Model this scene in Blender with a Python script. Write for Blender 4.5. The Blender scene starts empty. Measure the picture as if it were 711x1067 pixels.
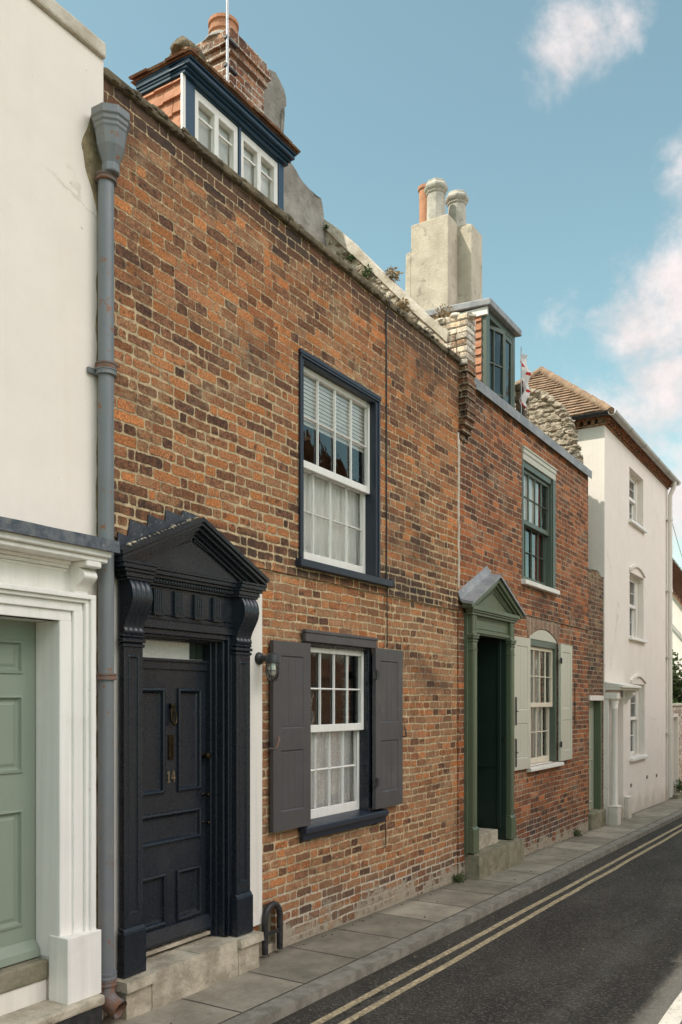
import bpy, bmesh, math, random
from mathutils import Vector, Matrix, noise as mnoise

rnd = random.Random(7)
scn = bpy.context.scene
COL = scn.collection
rad = math.radians

# ------------------------------------------------------------------ helpers
def ground_z(x):                       # the street falls gently to the right
    x = max(-20.0, min(60.0, x))
    return 0.045 - 0.0188 * (x - 3.5)

class MB:
    """collects geometry in world coordinates, built as one mesh object"""
    def __init__(s):
        s.v = []; s.f = []; s.m = []; s.mi = 0
    def add(s, vs, fs):
        n = len(s.v)
        s.v += [tuple(p) for p in vs]
        s.f += [tuple(i + n for i in f) for f in fs]
        s.m += [s.mi] * len(fs)
        return s
    def quad(s, *p):
        return s.add(p, [tuple(range(len(p)))])
    def box(s, x0, x1, y0, y1, z0, z1, rot=None):
        vs = [(x0,y0,z0),(x1,y0,z0),(x1,y1,z0),(x0,y1,z0),(x0,y0,z1),(x1,y0,z1),(x1,y1,z1),(x0,y1,z1)]
        if rot is not None:
            c = Vector(((x0+x1)/2,(y0+y1)/2,(z0+z1)/2))
            vs = [tuple(rot @ (Vector(p)-c) + c) for p in vs]
        return s.add(vs, [(0,3,2,1),(4,5,6,7),(0,1,5,4),(1,2,6,5),(2,3,7,6),(3,0,4,7)])
    def prism(s, poly, axis, a, b):
        """poly in the other two axes (x,z for y; y,z for x; x,y for z)"""
        def mk(p, t):
            if axis == 'y': return (p[0], t, p[1])
            if axis == 'x': return (t, p[0], p[1])
            return (p[0], p[1], t)
        n = len(poly)
        vs = [mk(p, a) for p in poly] + [mk(p, b) for p in poly]
        fs = [tuple(range(n))[::-1], tuple(range(n, 2*n))]
        fs += [(i, (i+1) % n, n + (i+1) % n, n + i) for i in range(n)]
        return s.add(vs, fs)
    def tube(s, pts, r, n=8, caps=True):
        pts = [Vector(p) for p in pts]; rs = r if isinstance(r, (list, tuple)) else [r]*len(pts)
        vs = []; up = None
        for i, p in enumerate(pts):
            a = pts[max(i-1,0)]; b = pts[min(i+1,len(pts)-1)]
            d = (b-a).normalized()
            if up is None:
                up = Vector((0,0,1)) if abs(d.z) < .9 else Vector((1,0,0))
            u = d.cross(up)
            if u.length < 1e-5: u = d.orthogonal()
            u.normalize(); w = u.cross(d).normalized(); up = w
            for k in range(n):
                t = 2*math.pi*k/n
                vs.append(p + (u*math.cos(t) + w*math.sin(t))*rs[i])
        fs = []
        for i in range(len(pts)-1):
            for k in range(n):
                fs.append((i*n+k, i*n+(k+1)%n, (i+1)*n+(k+1)%n, (i+1)*n+k))
        if caps:
            fs.append(tuple(range(n))[::-1]); fs.append(tuple((len(pts)-1)*n+k for k in range(n)))
        return s.add(vs, fs)
    def lathe(s, c, prof, n=20, phase=0.0):
        """prof = [(r, z)] about a vertical axis through c"""
        vs = []
        for r, z in prof:
            for k in range(n):
                t = 2*math.pi*(k+phase)/n
                vs.append((c[0]+r*math.cos(t), c[1]+r*math.sin(t), z))
        fs = []
        for i in range(len(prof)-1):
            for k in range(n):
                fs.append((i*n+k, i*n+(k+1)%n, (i+1)*n+(k+1)%n, (i+1)*n+k))
        fs.append(tuple(range(n))[::-1]); fs.append(tuple((len(prof)-1)*n+k for k in range(n)))
        return s.add(vs, fs)
    def ring(s, x0, x1, z0, z1, y, steps, fill=True):
        """mitred moulding on a surface facing -y: steps = [(inset, dy)]"""
        prev = None
        for ins, dy in steps:
            r = [(x0+ins,y+dy,z0+ins),(x1-ins,y+dy,z0+ins),(x1-ins,y+dy,z1-ins),(x0+ins,y+dy,z1-ins)]
            if prev:
                for i in range(4):
                    j = (i+1) % 4
                    s.quad(prev[i], prev[j], r[j], r[i])
            prev = r
        if fill: s.quad(*prev)
        return s
    def holes(s, x0, x1, z0, z1, y0, y1, hs):
        """slab between y0 (front) and y1 with rectangular holes (xa,xb,za,zb)"""
        xs = sorted(set([x0,x1]+[h[0] for h in hs]+[h[1] for h in hs])); zs = sorted(set([z0,z1]+[h[2] for h in hs]+[h[3] for h in hs]))
        xs = [x for x in xs if x0 <= x <= x1]; zs = [z for z in zs if z0 <= z <= z1]
        ins = lambda x, z: any(h[0] < x < h[1] and h[2] < z < h[3] for h in hs)
        nx, nz = len(xs)-1, len(zs)-1
        sol = [[not ins((xs[i]+xs[i+1])/2, (zs[j]+zs[j+1])/2) for j in range(nz)] for i in range(nx)]
        g = lambda i, j: 0 <= i < nx and 0 <= j < nz and sol[i][j]
        for i in range(nx):
            for j in range(nz):
                if not sol[i][j]: continue
                a,b,c,d = xs[i],xs[i+1],zs[j],zs[j+1]
                s.quad((a,y0,c),(b,y0,c),(b,y0,d),(a,y0,d)); s.quad((a,y1,c),(a,y1,d),(b,y1,d),(b,y1,c))
                if not g(i-1,j): s.quad((a,y0,c),(a,y0,d),(a,y1,d),(a,y1,c))
                if not g(i+1,j): s.quad((b,y0,c),(b,y1,c),(b,y1,d),(b,y0,d))
                if not g(i,j-1): s.quad((a,y0,c),(a,y1,c),(b,y1,c),(b,y0,c))
                if not g(i,j+1): s.quad((a,y0,d),(b,y0,d),(b,y1,d),(a,y1,d))
        return s
    def build(s, name, mat, parent=None, bevel=0, smooth=None, weld=False, seg=1):
        me = bpy.data.meshes.new(name)
        off = Vector((0,0,0)); p = parent
        while p is not None:
            off = off + Vector(p.location); p = p.parent
        me.from_pydata([tuple(Vector(v)-off) for v in s.v], [], s.f)
        mats = mat if isinstance(mat, (list, tuple)) else [mat]
        for m in mats: me.materials.append(m)
        if len(mats) > 1:
            for pol, i in zip(me.polygons, s.m): pol.material_index = i
        bm = bmesh.new(); bm.from_mesh(me)
        if weld or bevel: bmesh.ops.remove_doubles(bm, verts=bm.verts, dist=1e-5)
        if name != 'glass': bmesh.ops.recalc_face_normals(bm, faces=bm.faces)
        bm.to_mesh(me); bm.free()
        o = bpy.data.objects.new(name, me); COL.objects.link(o)
        if parent is not None: o.parent = parent
        if bevel:
            md = o.modifiers.new('bevel','BEVEL'); md.width = bevel; md.segments = seg; md.limit_method = 'ANGLE'; md.angle_limit = rad(30)
        if smooth:
            for pol in me.polygons: pol.use_smooth = True
            me.set_sharp_from_angle(angle=rad(smooth))
        return o

def tag(o, label=None, cat=None, group=None, kind=None):
    if label: o['label'] = label
    if cat: o['category'] = cat
    if group: o['group'] = group
    if kind: o['kind'] = kind
    return o
def thing(name, loc, label, cat, group=None):
    o = bpy.data.objects.new(name, None); o.location = loc; o.empty_display_size = .2
    COL.objects.link(o); return tag(o, label, cat, group)

# ------------------------------------------------------------------ shader helpers
class NT:
    def __init__(s, tree): s.t = tree; s.n = tree.nodes; s.l = tree.links
    def node(s, typ, ins=None, **props):
        n = s.n.new(typ)
        for k, v in props.items(): setattr(n, k, v)
        for k, v in (ins or {}).items(): s.put(n.inputs[k], v)
        return n
    def put(s, sock, v):
        if isinstance(v, bpy.types.NodeSocket): s.l.new(v, sock)
        elif v is not None:
            if hasattr(sock.default_value, '__len__') and not hasattr(v, '__len__'): v = (v,)*len(sock.default_value)
            if sock.type == 'RGBA' and len(v) == 3: v = (*v, 1)
            sock.default_value = v
    def m(s, op, a, b=None, c=None, clamp=False):
        n = s.node('ShaderNodeMath', operation=op, use_clamp=clamp)
        s.put(n.inputs[0], a)
        if b is not None: s.put(n.inputs[1], b)
        if c is not None: s.put(n.inputs[2], c)
        return n.outputs[0]
    def ss(s, v, a, b):                 # smoothstep
        n = s.node('ShaderNodeMapRange', interpolation_type='SMOOTHSTEP')
        s.put(n.inputs[0], v); s.put(n.inputs[1], a); s.put(n.inputs[2], b)
        return n.outputs[0]
    def noise(s, vec, scale, detail=4, rough=.55, dist=0):
        n = s.node('ShaderNodeTexNoise', {'Vector': vec, 'Scale': scale, 'Detail': detail, 'Roughness': rough, 'Distortion': dist})
        return n.outputs['Fac']
    def white(s, vec):
        n = s.node('ShaderNodeTexWhiteNoise', {'Vector': vec}, noise_dimensions='3D')
        return n.outputs['Value'], n.outputs['Color']
    def mix(s, f, a, b, blend='MIX'):
        n = s.node('ShaderNodeMix', data_type='RGBA', blend_type=blend)
        s.put(n.inputs[0], f); s.put(n.inputs[6], a); s.put(n.inputs[7], b)
        return n.outputs[2]
    def mixf(s, f, a, b):
        n = s.node('ShaderNodeMix', data_type='FLOAT')
        s.put(n.inputs[0], f); s.put(n.inputs[2], a); s.put(n.inputs[3], b)
        return n.outputs[0]
    def scale(s, vec, k):
        n = s.node('ShaderNodeVectorMath', operation='MULTIPLY'); s.put(n.inputs[0], vec); s.put(n.inputs[1], k)
        return n.outputs[0]
    def xyz(s, a, b, c):
        return s.node('ShaderNodeCombineXYZ', {0: a, 1: b, 2: c}).outputs[0]
    def sep(s, v):
        return s.node('ShaderNodeSeparateXYZ', {0: v}).outputs
    def ramp(s, f, stops, interp='LINEAR'):
        n = s.node('ShaderNodeValToRGB'); s.put(n.inputs[0], f)
        r = n.color_ramp; r.interpolation = interp
        while len(r.elements) < len(stops): r.elements.new(.5)
        for e, (p, c) in zip(r.elements, stops):
            e.position = p; e.color = (*c, 1)
        return n.outputs[0]
    def bump(s, h, strength=1, dist=.005, nrm=None):
        n = s.node('ShaderNodeBump', {'Strength': strength, 'Distance': dist, 'Height': h})
        if nrm is not None: s.put(n.inputs['Normal'], nrm)
        return n.outputs[0]

def mat_new(name):
    m = bpy.data.materials.new(name); m.use_nodes = True
    m.node_tree.nodes.clear()
    t = NT(m.node_tree)
    geo = t.node('ShaderNodeNewGeometry')
    t.pos = geo.outputs['Position']; t.nrm = geo.outputs['True Normal']
    t.out = t.node('ShaderNodeOutputMaterial')
    return m, t
def finish(t, col, rough, nrm=None, spec=.5, metal=0, coat=0):
    b = t.node('ShaderNodeBsdfPrincipled')
    t.put(b.inputs['Base Color'], col); t.put(b.inputs['Roughness'], rough)
    t.put(b.inputs['Specular IOR Level'], spec); t.put(b.inputs['Metallic'], metal)
    if nrm is not None: t.put(b.inputs['Normal'], nrm)
    t.l.new(b.outputs[0], t.out.inputs[0])
    return b

def paint(name, col, rough=.4, var=.25, bump=.0012, spot=None, spot_amt=.5, spec=.5, streak=.15, grime=None):
    """brush painted timber, metal or stucco: uneven tone, faint drips, a little relief"""
    m, t = mat_new(name)
    n1 = t.noise(t.pos, 4, 5, .6); n2 = t.noise(t.pos, 60, 4, .6)
    st = t.noise(t.scale(t.pos, (14, 14, .7)), 1.6, 4, .55)
    k = t.m('ADD', t.m('MULTIPLY', t.m('SUBTRACT', n1, .5), var*2), 1)
    k = t.m('MULTIPLY', k, t.m('ADD', t.m('MULTIPLY', t.m('SUBTRACT', st, .5), streak*2), 1))
    c = t.mix(1, t.xyz(*col), t.xyz(k, k, k), 'MULTIPLY')
    if grime:
        g = t.ss(t.noise(t.pos, 2.2, 8, .68), .54, .74)
        c = t.mix(t.m('MULTIPLY', g, grime[1]), c, (*grime[0], 1))
    if spot:
        sp = t.ss(t.noise(t.pos, 13, 9, .72), .70 - .2*spot_amt, .75 - .2*spot_amt)
        c = t.mix(sp, c, (*spot, 1))
    r = t.m('ADD', rough, t.m('MULTIPLY', t.m('SUBTRACT', n2, .5), .12), clamp=True)
    br = t.noise(t.scale(t.pos, (120, 120, 5)), 1.0, 4, .6)
    h = t.m('ADD', t.m('ADD', t.m('MULTIPLY', n2, .5), t.m('MULTIPLY', br, .7)), t.m('MULTIPLY', n1, 1.2))
    r = t.m('ADD', r, t.m('MULTIPLY', t.m('SUBTRACT', t.noise(t.pos, 7, 6, .7), .5), .25), clamp=True)
    finish(t, c, r, t.bump(h, 1, bump), spec)
    return m

def render_wall(name, col, stain=(.55,.47,.36), amt=.5, fine=1.0, base=None):
    """painted stucco: trowel undulation, streaks, blotches, dirt specks, worn plinth"""
    m, t = mat_new(name)
    x, y, z = t.sep(t.pos)
    big = t.noise(t.pos, .7, 6, .6); mid = t.noise(t.pos, 3.5, 6, .6); fin = t.noise(t.pos, 90, 3, .6)
    st = t.noise(t.scale(t.pos, (7, 7, .35)), 1.4, 6, .6)
    f = t.m('MULTIPLY', t.m('ADD', t.ss(st, .5, .8), t.ss(big, .52, .8)), amt, clamp=True)
    c = t.mix(f, (*col, 1), (*stain, 1))
    k = t.m('ADD', .93, t.m('MULTIPLY', mid, .14))
    c = t.mix(1, c, t.xyz(k, k, k), 'MULTIPLY')
    sp = t.ss(t.noise(t.pos, 24, 2, .5), .76, .79)
    c = t.mix(t.m('MULTIPLY', sp, .55), c, (.25,.2,.15,1))
    if base:
        h = t.m('SUBTRACT', z, t.m('ADD', .111, t.m('MULTIPLY', x, -.0188)))
        w = t.ss(t.m('ADD', h, t.m('MULTIPLY', t.m('SUBTRACT', mid, .5), .7)), .42, .0)
        c = t.mix(t.m('MULTIPLY', w, .6), c, (*base, 1))
    cv = t.node('ShaderNodeTexVoronoi', {'Vector': t.xyz(t.m('ADD', x, t.m('MULTIPLY', mid, .35)), t.m('ADD', y, t.m('MULTIPLY', big, .4)), t.m('ADD', z, t.m('MULTIPLY', mid, .3))), 'Scale': .55}, feature='DISTANCE_TO_EDGE')
    crk = t.m('MULTIPLY', t.ss(cv.outputs['Distance'], .006, .0015), t.ss(big, .48, .60))
    c = t.mix(t.m('MULTIPLY', crk, .38), c, (.34,.28,.21,1))
    hh = t.m('ADD', t.m('MULTIPLY', mid, 2.2), t.m('MULTIPLY', fin, .35*fine))
    finish(t, c, .85, t.bump(hh, 1, .0032), .3)
    return m

def brick(name, pal, mortar, course=.0640, stretch=.196, head=.098, joint=(.004,.009), top=None, dark=.3, pale=.0, wob=1.0, base=True, sat_top=None, bright=1.0, band=None, lower=None):
    """hand made bricks in Flemish bond: every brick its own tone, worn arrises, uneven joints"""
    m, t = mat_new(name)
    x, y, z = t.sep(t.pos)
    nx, ny, nz = t.sep(t.nrm)
    front = t.m('GREATER_THAN', t.m('ABSOLUTE', ny), .6)
    u = t.mixf(front, y, x)
    p2 = t.xyz(u, 0, z)
    wl = t.m('SUBTRACT', t.noise(p2, .9, 2, .5), .5)
    wm = t.m('SUBTRACT', t.noise(p2, 7, 3, .6), .5)
    wh = t.m('SUBTRACT', t.noise(p2, 60, 3, .6), .5)
    wh2 = t.m('SUBTRACT', t.noise(t.xyz(z, 3.3, u), 60, 3, .6), .5)
    v = t.m('ADD', z, t.m('ADD', t.m('MULTIPLY', wl, .05*wob), t.m('ADD', t.m('MULTIPLY', wm, .021*wob), t.m('MULTIPLY', wh, .009*wob))))
    vr = t.m('DIVIDE', v, course); row = t.m('FLOOR', vr)
    dzc = t.m('MULTIPLY', t.m('FRACT', vr), course)
    P = stretch + head
    rw, _ = t.white(t.xyz(row, 11.3, 4.7))
    par = t.m('MODULO', t.m('ADD', row, 200), 2)
    off = t.m('ADD', t.m('MULTIPLY', par, P*.5), t.m('MULTIPLY', rw, .09))
    ux = t.m('ADD', t.m('ADD', u, 50), t.m('ADD', off, t.m('ADD', t.m('MULTIPLY', wh2, .011*wob), t.m('MULTIPLY', wm, .026*wob))))
    uu = t.m('DIVIDE', ux, P); colm = t.m('FLOOR', uu)
    tt = t.m('MULTIPLY', t.m('FRACT', uu), P)
    # each pair splits at its own place, so lengths vary
    sj, _ = t.white(t.xyz(colm, row, 2.1))
    S = t.m('ADD', stretch, t.m('MULTIPLY', t.m('SUBTRACT', sj, .5), .085))
    isH = t.m('GREATER_THAN', tt, S)
    bx = t.m('SUBTRACT', tt, t.m('MULTIPLY', isH, S))
    w = t.mixf(isH, S, t.m('SUBTRACT', P, S))
    dx = t.m('MINIMUM', bx, t.m('SUBTRACT', w, bx))
    dz = t.m('MINIMUM', dzc, t.m('SUBTRACT', course, dzc))
    idv, idc = t.white(t.xyz(t.m('ADD', t.m('MULTIPLY', colm, 2), isH), row, 0.5))
    i2, _ = t.white(t.xyz(row, t.m('ADD', t.m('MULTIPLY', colm, 2), isH), 7.5))
    i3, _ = t.white(t.xyz(row, 5.5, t.m('ADD', t.m('MULTIPLY', colm, 2), isH)))
    big = t.noise(p2, .55, 4, .6); pat = t.noise(t.xyz(u, 9.1, z), 1.3, 5, .6)
    jm = t.mixf(t.ss(t.m('ADD', pat, t.m('MULTIPLY', t.m('SUBTRACT', i3, .5), .35)), .3, .7), joint[0], joint[1])
    if top is not None:
        jm = t.mixf(t.ss(t.m('ADD', z, t.m('MULTIPLY', big, 1.2)), top-.1, top+.5), jm, joint[0]*.8)
    R = .013
    a = t.m('MAXIMUM', t.m('SUBTRACT', t.m('ADD', t.m('MULTIPLY', jm, .78), R), dx), 0); b = t.m('MAXIMUM', t.m('SUBTRACT', t.m('ADD', jm, R), dz), 0)
    sd = t.m('SUBTRACT', R, t.m('SQRT', t.m('ADD', t.m('MULTIPLY', a, a), t.m('MULTIPLY', b, b))))
    chip = t.m('MULTIPLY', t.m('SUBTRACT', t.noise(t.pos, 27, 6, .72), .5), .024*wob)
    sd = t.m('ADD', sd, chip)
    edge = t.ss(sd, -.0012, .0022)
    # tone of each brick
    f = t.m('ADD', idv, t.m('MULTIPLY', t.m('SUBTRACT', big, .5), 2.6*dark))
    if sat_top is not None:             # fewer burnt bricks in the rebuilt upper courses
        f = t.m('SUBTRACT', f, t.m('MULTIPLY', t.ss(z, sat_top-.4, sat_top+.5), .10))
    blot = t.noise(t.pos, 26, 6, .72)
    f = t.m('ADD', f, t.m('MULTIPLY', t.m('SUBTRACT', blot, .5), 1.15))
    c = t.ramp(f, pal, 'LINEAR')
    k = t.m('MULTIPLY', t.m('ADD', .72, t.m('MULTIPLY', i2, .56)), bright)
    grit = t.noise(t.pos, 75, 5, .75)
    k = t.m('MULTIPLY', k, t.m('ADD', .42, t.m('MULTIPLY', t.ss(grit, .30, .70), 1.10)))
    c = t.mix(1, c, t.xyz(k, k, k), 'MULTIPLY')
    # burnt faces: dark blotches inside single bricks
    burn = t.m('MULTIPLY', t.ss(t.noise(t.pos, 16, 7, .75), .50, .62), t.m('GREATER_THAN', i3, .62))
    c = t.mix(t.m('MULTIPLY', burn, .75), c, (.035,.026,.022,1))
    pit = t.ss(t.noise(t.pos, 52, 6, .8), .585, .635)
    c = t.mix(t.m('MULTIPLY', pit, .62), c, (.05,.034,.026,1))
    if lower is not None:               # ground storey of softer buff stocks, heavily pointed
        lw = t.m('MULTIPLY', t.ss(t.m('ADD', z, t.m('MULTIPLY', t.m('SUBTRACT', pat, .5), .5)), lower+.15, lower-.25), t.m('MULTIPLY', t.ss(sj, .25, .75), .62))
        c = t.mix(lw, c, t.mix(t.ss(blot,.35,.65), (.26,.135,.068,1), (.43,.24,.125,1)))
    glow = t.m('MULTIPLY', t.ss(t.noise(t.xyz(u, 6.2, z), .75, 4, .6), .52, .68), t.m('ADD', .25, t.m('MULTIPLY', i3, .5)))
    c = t.mix(glow, c, t.mix(1, c, (1.30,1.0,.70,1), 'MULTIPLY'))
    lime = t.m('MULTIPLY', t.ss(t.noise(t.pos, 30, 7, .75), .56, .68), t.m('GREATER_THAN', i2, .52))
    c = t.mix(t.m('MULTIPLY', lime, .35 + pale), c, (*[min(1, q*1.12) for q in mortar], 1))
    mk = t.m('ADD', .38, t.m('MULTIPLY', t.ss(t.noise(t.pos, 15, 8, .78), .28, .66), .80))
    mc = t.mix(1, (*mortar, 1), t.xyz(mk, mk, mk), 'MULTIPLY')
    # sooty courses and washed areas
    soot = t.ss(t.noise(t.scale(p2, (.8, 1, 1.8)), 1.0, 8, .70), .50, .70)
    mc = t.mix(t.m('MULTIPLY', soot, .45), mc, (.16,.12,.085,1))
    c = t.mix(edge, mc, c)
    c = t.mix(t.m('MULTIPLY', soot, .60), c, (.055,.038,.028,1))
    wash = t.m('MULTIPLY', t.ss(t.noise(t.xyz(u, 2.7, t.m('MULTIPLY', z, 1.6)), 1.5, 8, .72), .52, .68), t.ss(t.noise(t.pos, 19, 7, .75), .36, .62))
    c = t.mix(t.m('MULTIPLY', wash, .62), c, (*mortar, 1))
    if top is not None:                 # last two courses under the coping: black stained, limey joints
        tp = t.m('MAXIMUM', t.ss(t.m('ADD', z, t.m('MULTIPLY', pat, .22)), top+.66, top+.72), t.m('MULTIPLY', .8, t.ss(t.m('ADD', z, t.m('MULTIPLY', t.noise(t.scale(p2,(1,1,.6)), 1.7, 7, .7), 2.4)), top+1.55, top+1.95)))
        c = t.mix(t.m('MULTIPLY', tp, t.m('MULTIPLY', edge, .72)), c, (.04,.034,.03,1))
    if band is not None:                # burnt courses along the ledge between the storeys
        bd = t.m('MULTIPLY', t.ss(t.m('ABSOLUTE', t.m('SUBTRACT', t.m('ADD', z, t.m('MULTIPLY', t.m('SUBTRACT', pat, .5), .16)), band)), .14, .06), t.ss(t.noise(t.scale(p2,(1,1,.3)), 1.6, 6, .7), .36, .50))
        c = t.mix(t.m('MULTIPLY', bd, t.m('MULTIPLY', edge, .85)), c, (.040,.030,.025,1))
    if base:                            # cement splash and salts along the foot of the wall
        hgt = t.m('SUBTRACT', z, t.m('ADD', .111, t.m('MULTIPLY', x, -.0188)))
        bn = t.noise(p2, 3.2, 6, .68)
        bw = t.m('MULTIPLY', t.ss(t.m('ADD', hgt, t.m('MULTIPLY', t.m('SUBTRACT', bn, .5), 1.1)), .15, .06), t.ss(t.noise(t.pos, 8, 7, .75), .30, .50))
        burnt = t.m('MULTIPLY', t.ss(t.m('ADD', hgt, t.m('MULTIPLY', t.m('SUBTRACT', pat, .5), .6)), .42, .25), t.m('GREATER_THAN', i2, .45))
        c = t.mix(t.m('MULTIPLY', burnt, t.m('MULTIPLY', edge, .6)), c, (.06,.05,.045,1))
        bw2 = t.ss(t.m('ADD', hgt, t.m('MULTIPLY', t.m('SUBTRACT', t.noise(p2, 5, 7, .7), .5), .9)), .5, .18)
        ck = t.m('ADD', .5, t.m('MULTIPLY', blot, .7))
        cc = t.mix(1, (.40,.34,.255,1), t.xyz(ck, ck, ck), 'MULTIPLY')
        c = t.mix(t.m('MULTIPLY', bw2, t.m('MULTIPLY', t.m('SUBTRACT', 1, edge), .7)), c, (.5,.46,.38,1))
        c = t.mix(bw, c, cc)
        edge = t.m('MULTIPLY', edge, t.m('SUBTRACT', 1, t.m('MULTIPLY', bw, .85)))
    tilt = t.m('MULTIPLY', t.m('SUBTRACT', i2, .5), .5)
    h = t.m('ADD', t.m('MULTIPLY', edge, t.m('ADD', 1, tilt)), t.m('ADD', t.m('MULTIPLY', blot, .55), t.m('MULTIPLY', wh, .5)))
    finish(t, c, .92, t.bump(h, .9, .009), .25)
    return m

def simple(name, c0, c1, scale=6, rough=.8, bump=.004, bscale=30, spec=.4, extra=None, thresh=(.35,.65), metal=0):
    m, t = mat_new(name)
    n = t.noise(t.pos, scale, 7, .65); b = t.noise(t.pos, bscale, 6, .65)
    c = t.mix(t.ss(n, *thresh), (*c0, 1), (*c1, 1))
    if extra:
        c = t.mix(t.m('MULTIPLY', t.ss(t.noise(t.pos, extra[1], 8, .7), extra[2], extra[2]+.1), extra[3]), c, (*extra[0], 1))
    finish(t, c, rough, t.bump(t.m('ADD', b, n), 1, bump), spec, metal)
    return m

def glass_mat(name, tint=(1,1,1), refl=1.0, wav=.0025):
    m, t = mat_new(name)
    n = t.bump(t.noise(t.scale(t.pos, (1,1,.7)), 5, 3, .5), 1, wav)
    fr = t.node('ShaderNodeFresnel', {'IOR': 1.6, 'Normal': n}).outputs[0]
    f = t.m('MULTIPLY', t.m('ADD', fr, .03), refl, clamp=True)
    tr = t.node('ShaderNodeBsdfTransparent', {'Color': (*tint, 1)})
    gl = t.node('ShaderNodeBsdfGlossy', {'Roughness': .015, 'Normal': n, 'Color': (1,1,1,1)})
    mx = t.node('ShaderNodeMixShader', {0: f, 1: tr.outputs[0], 2: gl.outputs[0]})
    t.l.new(mx.outputs[0], t.out.inputs[0])
    return m

def curtain_mat(name, col, lace=0.0, thin=.35):
    m, t = mat_new(name)
    x, y, z = t.sep(t.pos)
    d = t.node('ShaderNodeBsdfDiffuse', {'Color': (*col, 1)})
    tl = t.node('ShaderNodeBsdfTranslucent', {'Color': (*col, 1)})
    mx = t.node('ShaderNodeMixShader', {0: thin, 1: d.outputs[0], 2: tl.outputs[0]})
    o = mx.outputs[0]
    if lace:
        vo = t.node('ShaderNodeTexVoronoi', {'Vector': t.scale(t.pos, (1, .2, 1)), 'Scale': 42.0})
        holes = t.m('MULTIPLY', t.ss(vo.outputs['Distance'], .25, .5), lace)
        trn = t.node('ShaderNodeBsdfTransparent')
        o = t.node('ShaderNodeMixShader', {0: holes, 1: o, 2: trn.outputs[0]}).outputs[0]
    t.l.new(o, t.out.inputs[0])
    return m

# ------------------------------------------------------------------ materials
M = {}
OR=(.44,.155,.055); RD=(.31,.10,.045); BR=(.20,.085,.045); DB=(.095,.05,.035); BK=(.036,.03,.028); BU=(.36,.22,.115); PK=(.37,.18,.10)
M['brickA'] = brick('weathered_stock_brick', [(0.0,(.47,.185,.065)),(.12,(.42,.165,.062)),(.30,(.37,.165,.075)),(.46,(.31,.12,.055)),(.60,(.35,.19,.095)),(.76,(.24,.11,.058)),(.90,(.17,.08,.045)),(1,DB)], (.54,.41,.245), joint=(.0044,.0088), top=4.32, sat_top=4.2, bright=.94, band=2.74, lower=2.6)
M['brickB'] = brick('red_brick', [(0.0,(.42,.145,.05)),(.2,(.34,.115,.044)),(.45,(.27,.095,.040)),(.65,(.21,.08,.04)),(.85,(.15,.066,.038)),(1,DB)], (.48,.38,.26), joint=(.0032,.0056), dark=.35, pale=.1, wob=.85, bright=.98)
M['brickC'] = brick('dark_brick', [(0.0,BR),(.3,(.22,.10,.055)),(.55,DB),(.8,BU),(1,BK)], (.36,.29,.20), joint=(.0035,.006), dark=.4, bright=.8)
M['brickS'] = brick('pale_stack_brick', [(0.0,(.36,.20,.13)),(.3,(.28,.14,.085)),(.6,BR),(.8,(.16,.075,.05)),(1,DB)], (.60,.54,.46), joint=(.004,.0065), base=False, pale=.25, dark=.1)
M['brickW'] = brick('whitewashed_brick', [(0.0,(.62,.56,.48)),(.4,(.66,.6,.52)),(.7,(.55,.48,.4)),(.9,(.42,.3,.22)),(1,(.35,.2,.13))], (.55,.5,.42), joint=(.003,.006), base=False, dark=.1)
M['brickG'] = brick('gauged_brick', [(0.0,(.36,.24,.16)),(.5,(.30,.19,.13)),(1,(.24,.15,.10))], (.4,.34,.26), course=.34, stretch=.07, head=.066, joint=(.003,.005), base=False)
M['brickO'] = brick('ruddy_terrace_brick', [(0.0,OR),(.3,RD),(.6,PK),(.85,BR),(1,DB)], (.42,.36,.28), base=False)
M['stucco'] = render_wall('cream_stucco', (.82,.74,.665), stain=(.68,.59,.47), amt=.18, base=(.5,.42,.3))
M['white_ren'] = render_wall('pale_render', (.79,.725,.655), stain=(.64,.54,.45), amt=.3, base=(.46,.40,.33))
M['ochre'] = simple('crumbled_lime_edge', (.42,.33,.19), (.25,.19,.11), 18, .95, .012, 40)
M['trim'] = paint('white_trim_paint', (.80,.77,.72), .42, .07, .0012, spot=(.45,.36,.25), spot_amt=.05, grime=((.5,.42,.32),.25))
M['trim2'] = paint('aged_white_paint', (.74,.70,.63), .5, .08, .0015, grime=((.42,.34,.25),.4))
M['sash'] = paint('sash_white_paint', (.76,.74,.69), .4, .06, .0008, grime=((.45,.4,.33),.25))
M['navy'] = paint('navy_black_paint', (.0125,.0170,.0240), .27, .25, .00015, grime=((.036,.038,.038),.55), spec=.5)
M['navyw'] = paint('navy_window_paint', (.018,.025,.040), .40, .2, .0003, grime=((.05,.05,.055),.5))
M['navyd'] = paint('dormer_blue_paint', (.012,.045,.085), .4, .2, .001)
M['char'] = paint('charcoal_shutter_paint', (.070,.064,.066), .48, .2, .0006, streak=.2, grime=((.120,.112,.104),.65))
M['sage'] = paint('sage_door_paint', (.235,.275,.215), .38, .06, .0008, streak=.05)
M['green'] = paint('moss_green_paint', (.095,.118,.068), .42, .15, .001, grime=((.17,.175,.115),.5))
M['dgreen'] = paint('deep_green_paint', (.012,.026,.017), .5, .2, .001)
M['wgreen'] = paint('window_green_paint', (.085,.105,.080), .42, .12, .001)
M['cream'] = paint('putty_shutter_paint', (.50,.475,.385), .45, .07, .001, streak=.06)
M['creamsash'] = paint('ivory_sash_paint', (.66,.58,.45), .45, .08, .001)
M['lead'] = simple('weathered_lead', (.20,.205,.215), (.30,.30,.30), 7, .55, .004, 22, .5, ((.5,.49,.46), 20, .6, .5))
M['leadd'] = simple('dark_bitumen_lead', (.022,.028,.04), (.05,.055,.065), 9, .5, .004, 40, .5, ((.33,.31,.28), 38, .58, .55))
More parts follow.
